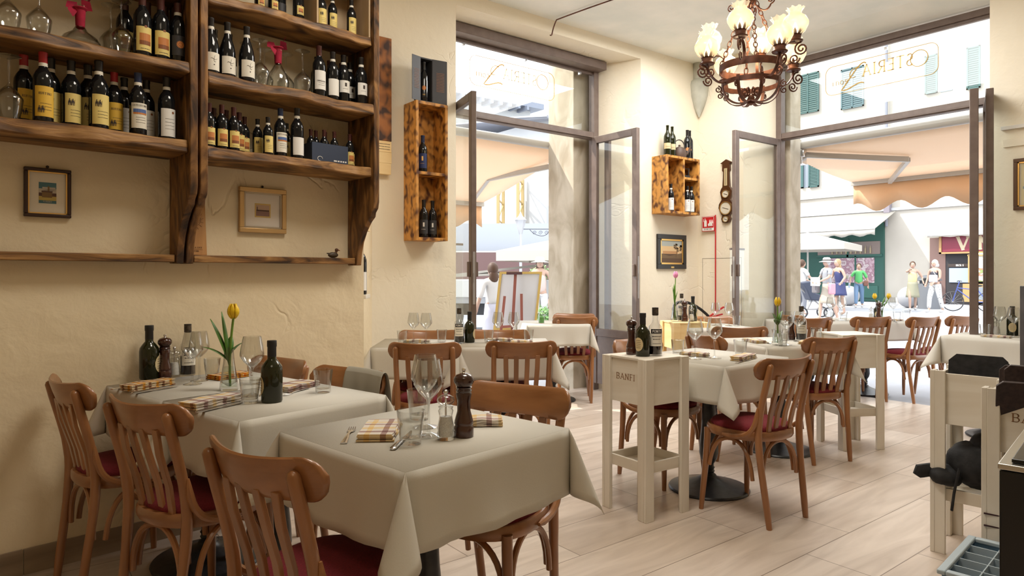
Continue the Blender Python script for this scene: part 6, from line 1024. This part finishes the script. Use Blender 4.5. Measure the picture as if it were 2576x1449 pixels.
# easel with board
r = thing('easel', 'reddish wooden easel seen from behind outside left window', 'easel', (5.52, 7.13, 0), 0); r.scale = (1.12, 1.12, 1.03); r.rotation_euler = (0, 0, R(-38)); ew = colm('red_easel_wood', (.34, .10, .07), .5)
m = MB(); m.bar((-.17, -.06, .0), (-.08, -.02, .92), .032, .03, up=(0, 1, 0)).bar((.13, -.06, .0), (.12, -.02, .95), .032, .03, up=(0, 1, 0)).bar((.01, -.02, .45), (.05, .03, 1.22), .035, .03, up=(0, 1, 0)).bar((-.13, -.05, .52), (.14, -.05, .54), .04, .03).bar((.02, -.03, .50), (.10, -.30, 0), .028, .03, up=(1, 0, 0)); m.build('easel_legs', ew, r); m = MB(); m.box(-.06, -.03, 1.20, .13, .03, 1.235); m.build('top_clamp', colm('dark_clamp', (.10, .04, .04)), r)
r = thing('easel_board', 'white board with yellow wooden rim on the easel', 'board', (5.56, 7.18, 0)); r.scale = (1.12, 1.12, 1.02); r.rotation_euler = (0, R(0), R(-38)); Tb = Matrix(((1, 0, .10, -.02), (0, 1, .06, -.02), (0, 0, 1, 0), (0, 0, 0, 1)))
m = MB(); m.box(-.22, .035, .50, .24, .045, 1.22, T=Tb); m.build('board_panel', colm('board_white', (.78, .78, .80)), r); m = MB(); m.box(-.25, .02, .47, -.22, .055, 1.25, T=Tb).box(.24, .02, .47, .27, .055, 1.25, T=Tb).box(-.22, .02, 1.22, .24, .055, 1.25, T=Tb).box(-.22, .02, .47, .24, .055, .50, T=Tb); m.build('board_rim', colm('board_yellow', (.68, .46, .12)), r)
r = thing('potted_plant', 'terracotta pot with green shrub beyond the left window', 'plant', (7.7, 8.95, 0)); MB().lathe([(.0001, 0), (.14, 0), (.19, .30), (.20, .30), (.20, .34), (.0001, .34)], 16).build('pot', colm('terracotta', (.50, .22, .15)), r)
def foliage(parent, c, R_, n, mt, s=.05):
    m = MB(); rnd = random.Random(5)
    for i in range(n):
        v = Vector((rnd.gauss(0, 1), rnd.gauss(0, 1), rnd.gauss(0, 1))).normalized()*R_*rnd.uniform(.4, 1); p = Vector(c)+v; a = Vector((rnd.uniform(-1, 1), rnd.uniform(-1, 1), rnd.uniform(-1, 1))).normalized()*s; b_ = a.orthogonal().normalized()*s*.5
        m.add([p-a, p+b_, p+a, p-b_], [(0, 1, 2, 3)])
    return m.build('foliage', mt, parent, flat=True)
foliage(r, (0, 0, .50), .22, 240, colm('shrub_green', (.18, .36, .10)))
r = thing('potted_plant', 'leafy green shrub behind the woman in bucket hat', 'plant', (9.0, 10.65, 0)); MB().lathe([(.0001, 0), (.15, 0), (.19, .30), (.0001, .30)], 12).build('pot', colm('terracotta', (.5, .2, .1)), r); m = MB(); m.tube([(0, 0, .3), (0, 0, 1.2)], .015, 6); m.build('stem', leafm, r); foliage(r, (0, 0, 1.25), .20, 260, colm('pale_leaf', (.35, .50, .22)))
# ================================================================ people
skin = colm('skin', (.62, .40, .30), .6)
def skinmesh(name, verts, edges, radii, mt, parent=None, sub=1, root=0):
    me = bpy.data.meshes.new(name); me.from_pydata([Vector(v) for v in verts], edges, []); me.materials.append(mt); o = bpy.data.objects.new(name, me); C.objects.link(o)
    mo = o.modifiers.new('skin', 'SKIN'); mo.use_smooth_shade = True; sv = me.skin_vertices[0].data
    for i, rr in enumerate(radii): sv[i].radius = rr if isinstance(rr, tuple) else (rr, rr); sv[i].use_root = (i == root)
    if sub: q_ = o.modifiers.new('u', 'SUBSURF'); q_.levels = q_.render_levels = sub
    if parent: o.parent = parent; KIDS.setdefault(parent.name, []).append(o)
    return o
def person(label, x, y, face, h=1.65, pose='walk', top=None, sleeve=.5, bottom=('trousers', None), hair=None, hairlen='short', hat=None, lh=(.30, .10, .95), rh=(-.30, .05, .85), bend=0, shoes=None, z=0):
    """faces local +y; x to the person's left side is +x; hands lh/rh are targets in person space scaled to 1.65 m"""
    r = thing('person', label, 'person', (x, y, z), face-90); s = h/1.65; r.scale = (s, s, s)
    st = .20 if pose == 'walk' else .04; b = bend
    V = [(0, 0, .92), (0, .02+b*.3, 1.08), (0, .03+b*.7, 1.25), (0, .02+b, 1.38), (0, .02+b*1.15, 1.45)]; RA = [(.135, .10), (.115, .085), (.13, .09), (.085, .07), .048]; E = [(0, 1), (1, 2), (2, 3), (3, 4)]
    def chain(start, pts, rr):
        i0 = start
        for p_, r_ in zip(pts, rr): V.append(p_); RA.append(r_); E.append((i0, len(V)-1)); i0 = len(V)-1
        return i0
    ends = []
    for sx, hd, sw in ((1, lh, 1), (-1, rh, -1)):
        hip = (sx*.085, 0, .86); kn = (sx*.09, sw*st*.55+.03, .48); an = (sx*.09, sw*st-.03, .075)
        chain(0, [hip, kn, an, (sx*.09, sw*st+.05, .035), (sx*.092, sw*st+.13, .028)], [.085, .056, .036, (.040, .030), (.034, .022)])
        shd = (sx*.165, .02+b, 1.345); hd = Vector(hd); sh = Vector(shd); mid = (sh+hd)/2; elb = mid+Vector((sx*.05, -.07, -.04)); 
        w_ = chain(3, [shd, tuple(elb), tuple(hd)], [.052, .040, .026]); hdir = (hd-elb).normalized(); side = hdir.orthogonal().normalized(); nrm = hdir.cross(side)
        p0 = chain(w_, [tuple(hd+hdir*.05)], [(.036, .018)]); ends.append((hd, hdir))
        for f_ in range(4): o_ = side*(.024-.016*f_); chain(p0, [tuple(hd+hdir*.085+o_), tuple(hd+hdir*(.135+(.012 if f_ in (1, 2) else 0))+o_*1.1+nrm*.02)], [.009, .007])
        chain(w_, [tuple(hd+hdir*.03+side*.035), tuple(hd+hdir*.065+side*.05)], [.010, .008])
    skinmesh('body', V, E, RA, skin, r)
    hc = Vector((0, .035+b*1.3, 1.555)); m = MB(); m.ball(hc, .095, 14, sc=(.80, .95, 1.18)); m.ball(hc+Vector((0, .088, -.012)), .016, 6, sc=(.7, 1, 1.2))
    for sx in (-1, 1): m.ball(hc+Vector((sx*.076, 0, -.01)), .020, 6, sc=(.4, .8, 1.2))
    hd_ = m.build('head', skin, r); m = MB(); [m.ball(hc+Vector((sx*.03, .083, .012)), .010, 6, sc=(1.2, .5, .7)) for sx in (-1, 1)]; m.build('eyes', ink, hd_); m = MB(); m.ball(hc+Vector((0, .080, -.05)), .016, 6, sc=(1.3, .4, .4)); m.build('mouth', colm('lips', (.5, .18, .15)), hd_)
    if hair:
        m = MB(); m.ball(hc+Vector((0, -.022, .022)), .108, 12, sc=(.86, .90, 1.08)); 
        if hairlen == 'long': m.ball(hc+Vector((0, -.06, -.12)), .085, 10, sc=(1.05, .6, 1.5))
        if hairlen == 'bob': m.ball(hc+Vector((0, -.04, -.05)), .11, 10, sc=(1.05, .8, .8))
        m.build('hair', hair, r)
    if hat:
        m = MB(); m.lathe([(.0001, .135), (.07, .13), (.098, .10), (.10, .04), (.19, .015), (.19, .008), (.10, .03)], 20, c=hc+Vector((0, -.01, 0))); ht = m.build('hat', hat[0], r)
        if hat[1]: MB().lathe([(.102, .045), (.103, .070), (.100, .072)], 20, c=hc+Vector((0, -.01, 0))).build('hat_band', hat[1], ht)
    tV = [(0, 0, .87), (0, .02+b*.3, 1.08), (0, .03+b*.7, 1.25), (0, .02+b, 1.36)]; tR = [(.158, .125), (.145, .115), (.150, .112), (.105, .085)]; tE = [(0, 1), (1, 2), (2, 3)]
    if sleeve > 0:
        for sx, hd in ((1, lh), (-1, rh)):
            sh = Vector((sx*.165, .02+b, 1.345)); hd = Vector(hd); elb = (sh+hd)/2+Vector((sx*.05, -.07, -.04)); tV.append(tuple(sh)); tR.append(.064); tE.append((3, len(tV)-1)); tV.append(tuple(sh+(elb-sh)*min(1, sleeve*1.6))); tR.append(.060); tE.append((len(tV)-2, len(tV)-1))
    skinmesh('top', tV, tE, tR, top, r)
    kind, mt = bottom
    if kind == 'trousers':
        bV = [(0, 0, 1.01), (.085, 0, .84), (.09, st*.55+.03, .48), (.09, st-.03, .12), (-.085, 0, .84), (-.09, -st*.55+.03, .48), (-.09, -st-.03, .12)]; skinmesh('trousers', bV, [(0, 1), (1, 2), (2, 3), (0, 4), (4, 5), (5, 6)], [(.142, .108), .105, .074, .062, .105, .074, .062], mt, r)
    else:
        zb = {'skirt': .45, 'dress': .58, 'long': .22}[kind]; m = MB(); n_ = 20; vv = []
        for j in range(7):
            t = j/6; rr = .140+.065*t; z_ = .98+(zb-.98)*t
            for i in range(n_): a = 2*pi*i/n_; k_ = 1+.05*sin(a*5)*t; vv.append((rr*k_*cos(a), rr*.82*k_*sin(a)+.01*t, z_))
        m.add(vv, [(j*n_+i, j*n_+(i+1) % n_, (j+1)*n_+(i+1) % n_, (j+1)*n_+i) for j in range(6) for i in range(n_)]); m.build('skirt', mt, r, solid=.006, ang=70)
    if shoes:
        for sx in (1, -1): m = MB(); m.ball((sx*.091, sx*st+.055, .045), .06, 8, sc=(.75, 2.1, .75)); m.build('shoe', shoes, r)
    return r
hb = colm('brown_hair', (.10, .045, .02)); hw_ = colm('white_hair', (.65, .62, .60)); hbl = colm('blonde_hair', (.48, .32, .16)); wsh = colm('white_shoe', (.75, .74, .72)); wc = colm('white_cloth', (.80, .79, .78)); gs_ = colm('grey_shirt', (.40, .41, .44)); beige = colm('beige_skirt', (.58, .50, .40)); navyc = colm('navy_dress', (.04, .05, .17)); grn_ = colm('green_shirt', (.14, .62, .18)); jeans = colm('blue_jeans', (.20, .33, .52)); yell = colm('yellow_top', (.85, .72, .38)); olive_s = colm('olive_skirt', (.40, .38, .26)); dkt = colm('dark_top', (.05, .05, .07)); print_t = NM('white_print_trousers', [(.52, .52, .51), (.06, .06, .07)], 26, rough=.8, pos=[.60, .66])
p1_ = person('woman in white sun hat and grey shirt holding a map', 17.9, 9.12, 150, 1.66, 'walk', gs_, .5, ('skirt', beige), hw_, 'short', (colm('white_hat', (.80, .77, .72)), ink), lh=(.10, .30, 1.05), rh=(-.12, .28, 1.05))
p2_ = person('person in a navy sleeveless dress with belt bag', 20.7, 10.15, 160, 1.68, 'stand', navyc, 0, ('dress', navyc), hbl, 'long', lh=(.20, .20, 1.05), rh=(-.22, .15, 1.0), bend=.06)
p3_ = person('woman in green t-shirt and blue jeans with brown handbag', 25.6, 11.85, 200, 1.62, 'walk', grn_, .5, ('trousers', jeans), hb, 'short', shoes=wsh)
p4_ = person('person in yellow top and olive skirt touching chin', 25.0, 9.77, 205, 1.65, 'walk', yell, 0, ('skirt', olive_s), hb, 'short', lh=(.10, .22, 1.38), rh=(-.30, .10, 1.0), shoes=wsh)
p5_ = person('white-haired woman in dark sleeveless top and spotted white trousers', 24.2, 8.78, 165, 1.68, 'walk', dkt, 0, ('trousers', print_t), hw_, 'bob', lh=(.22, .12, .92), rh=(-.12, .24, .95), shoes=wsh)
person('woman in bucket hat and sunglasses behind the easel', 8.7, 10.3, 232, 1.56, 'stand', colm('pale_pink_top', (.72, .58, .52)), 0, ('trousers', wc), hb, 'long', (colm('cream_bucket_hat', (.80, .76, .62)), None))
person('white-clad person with tied hair beside the easel', 5.67, 7.75, 80, 1.38, 'stand', wc, 1, ('long', colm('lavender_skirt', (.66, .66, .78))), hb, 'long')
person('man with sunglasses in white shirt seated beyond left window', 9.3, 10.35, 210, 1.45, 'stand', wc, .5, ('trousers', colm('tan_trousers', (.4, .33, .25))), hb, 'short', z=-.28)
person('person in white seen through the open left leaf of doorway', 7.75, 4.95, 200, 1.55, 'stand', wc, .5, ('long', wc), hw_, 'short')
person('person pushing the stroller, partly hidden by stone jamb', 19.7, 10.85, -30, 1.66, 'stand', wc, .5, ('trousers', colm('grey_trousers', (.25, .26, .30))), hb, 'short', lh=(.20, .38, 1.0), rh=(-.15, .38, 1.0))
def strapbag(nm, lb, par, box, mt, cat, p0=None, p1=None):
    r = thing(nm, lb, cat); M_ = Matrix.Translation(par.location) @ Matrix.Rotation(par.rotation_euler.z, 4, 'Z') @ Matrix.Diagonal((*par.scale, 1)); r.matrix_world = M_; m = MB(); m.box(*box); m.build('bag_body', mt, r, bevel=.03)
    if p0: m = MB(); m.tube(bez(p0, (p0[0], p0[1], p0[2]+.02), (p1[0], p1[1], p1[2]+.05), p1, 8), .010, 5); m.build('strap', mt, r)
strapbag('paper_map', 'white unfolded paper map held by the woman in sun hat', p1_, (-.22, .36, .92, .20, .372, 1.15), paper, 'map'); strapbag('handbag', 'grey shoulder bag of the woman in sun hat', p1_, (.10, .14, .72, .34, .26, .95), colm('grey_bag', (.22, .20, .21)), 'bag', (.2, .18, .95), (.0, .10, 1.36)); strapbag('tote_bag', 'pink floral bag carried by the woman in sun hat', p1_, (-.34, -.02, .70, -.22, .14, 1.0), colm('pink_tote', (.75, .35, .42)), 'bag')
strapbag('belt_bag', 'olive belt bag on the back of navy dress', p2_, (-.13, -.20, 1.08, .13, -.11, 1.19), colm('olive_bag', (.28, .27, .20)), 'bag'); strapbag('handbag', 'brown handbag slung on the woman in green', p3_, (-.32, -.02, .82, -.16, .12, 1.02), colm('brown_bag', (.28, .12, .08)), 'bag', (-.22, .04, 1.02), (.10, .10, 1.36)); strapbag('water_bottle', 'pale blue water bottle held by the woman in green', p3_, (.29, .12, .74, .35, .18, .94), colm('pale_blue', (.45, .62, .80)), 'bottle')
strapbag('clutch', 'black folder under the arm of person in yellow top', p4_, (-.42, .02, .85, -.30, .12, 1.12), black, 'folder'); strapbag('backpack', 'pale grey backpack on the white-haired woman', p5_, (-.18, .12, .96, .06, .24, 1.20), colm('pale_backpack', (.60, .57, .57)), 'backpack', (-.1, .14, 1.2), (.10, .08, 1.38))
r = thing('stroller', 'dark blue baby stroller pushed across the street', 'stroller', (18.6, 9.95, 0), -40); m = MB(); m.bar((-.45, 0, .95), (.30, 0, .30), .03, .03).bar((-.10, 0, .25), (.15, 0, .75), .03, .03).bar((-.35, 0, .22), (.42, 0, .25), .03, .03); m.build('stroller_frame', colm('stroller_grey', (.45, .43, .42), .4), r)
m = MB(); m.prism([(-.10, .50), (.30, .48), (.32, .62), (.05, .70), (-.05, 1.05), (-.35, 1.0), (-.22, .8)], -.22, .22, T=Matrix.Rotation(R(90), 4, 'X')); m.build('hood_and_seat', colm('stroller_navy', (.05, .06, .10)), r, bevel=.03)
for x in (-.35, .40):
    for y in (-.24, .24): m = MB(); m.tube([(x+.14*cos(t*pi/10), y, .15+.14*sin(t*pi/10)) for t in range(20)], .022, 6, closed=True); w_ = m.build('wheel', tyre, r); m = MB(); [m.tube([(x, y, .15), (x+.13*cos(t*pi/3), y, .15+.13*sin(t*pi/3))], .008, 4) for t in range(6)]; m.build('wheel_spokes', steel, w_)
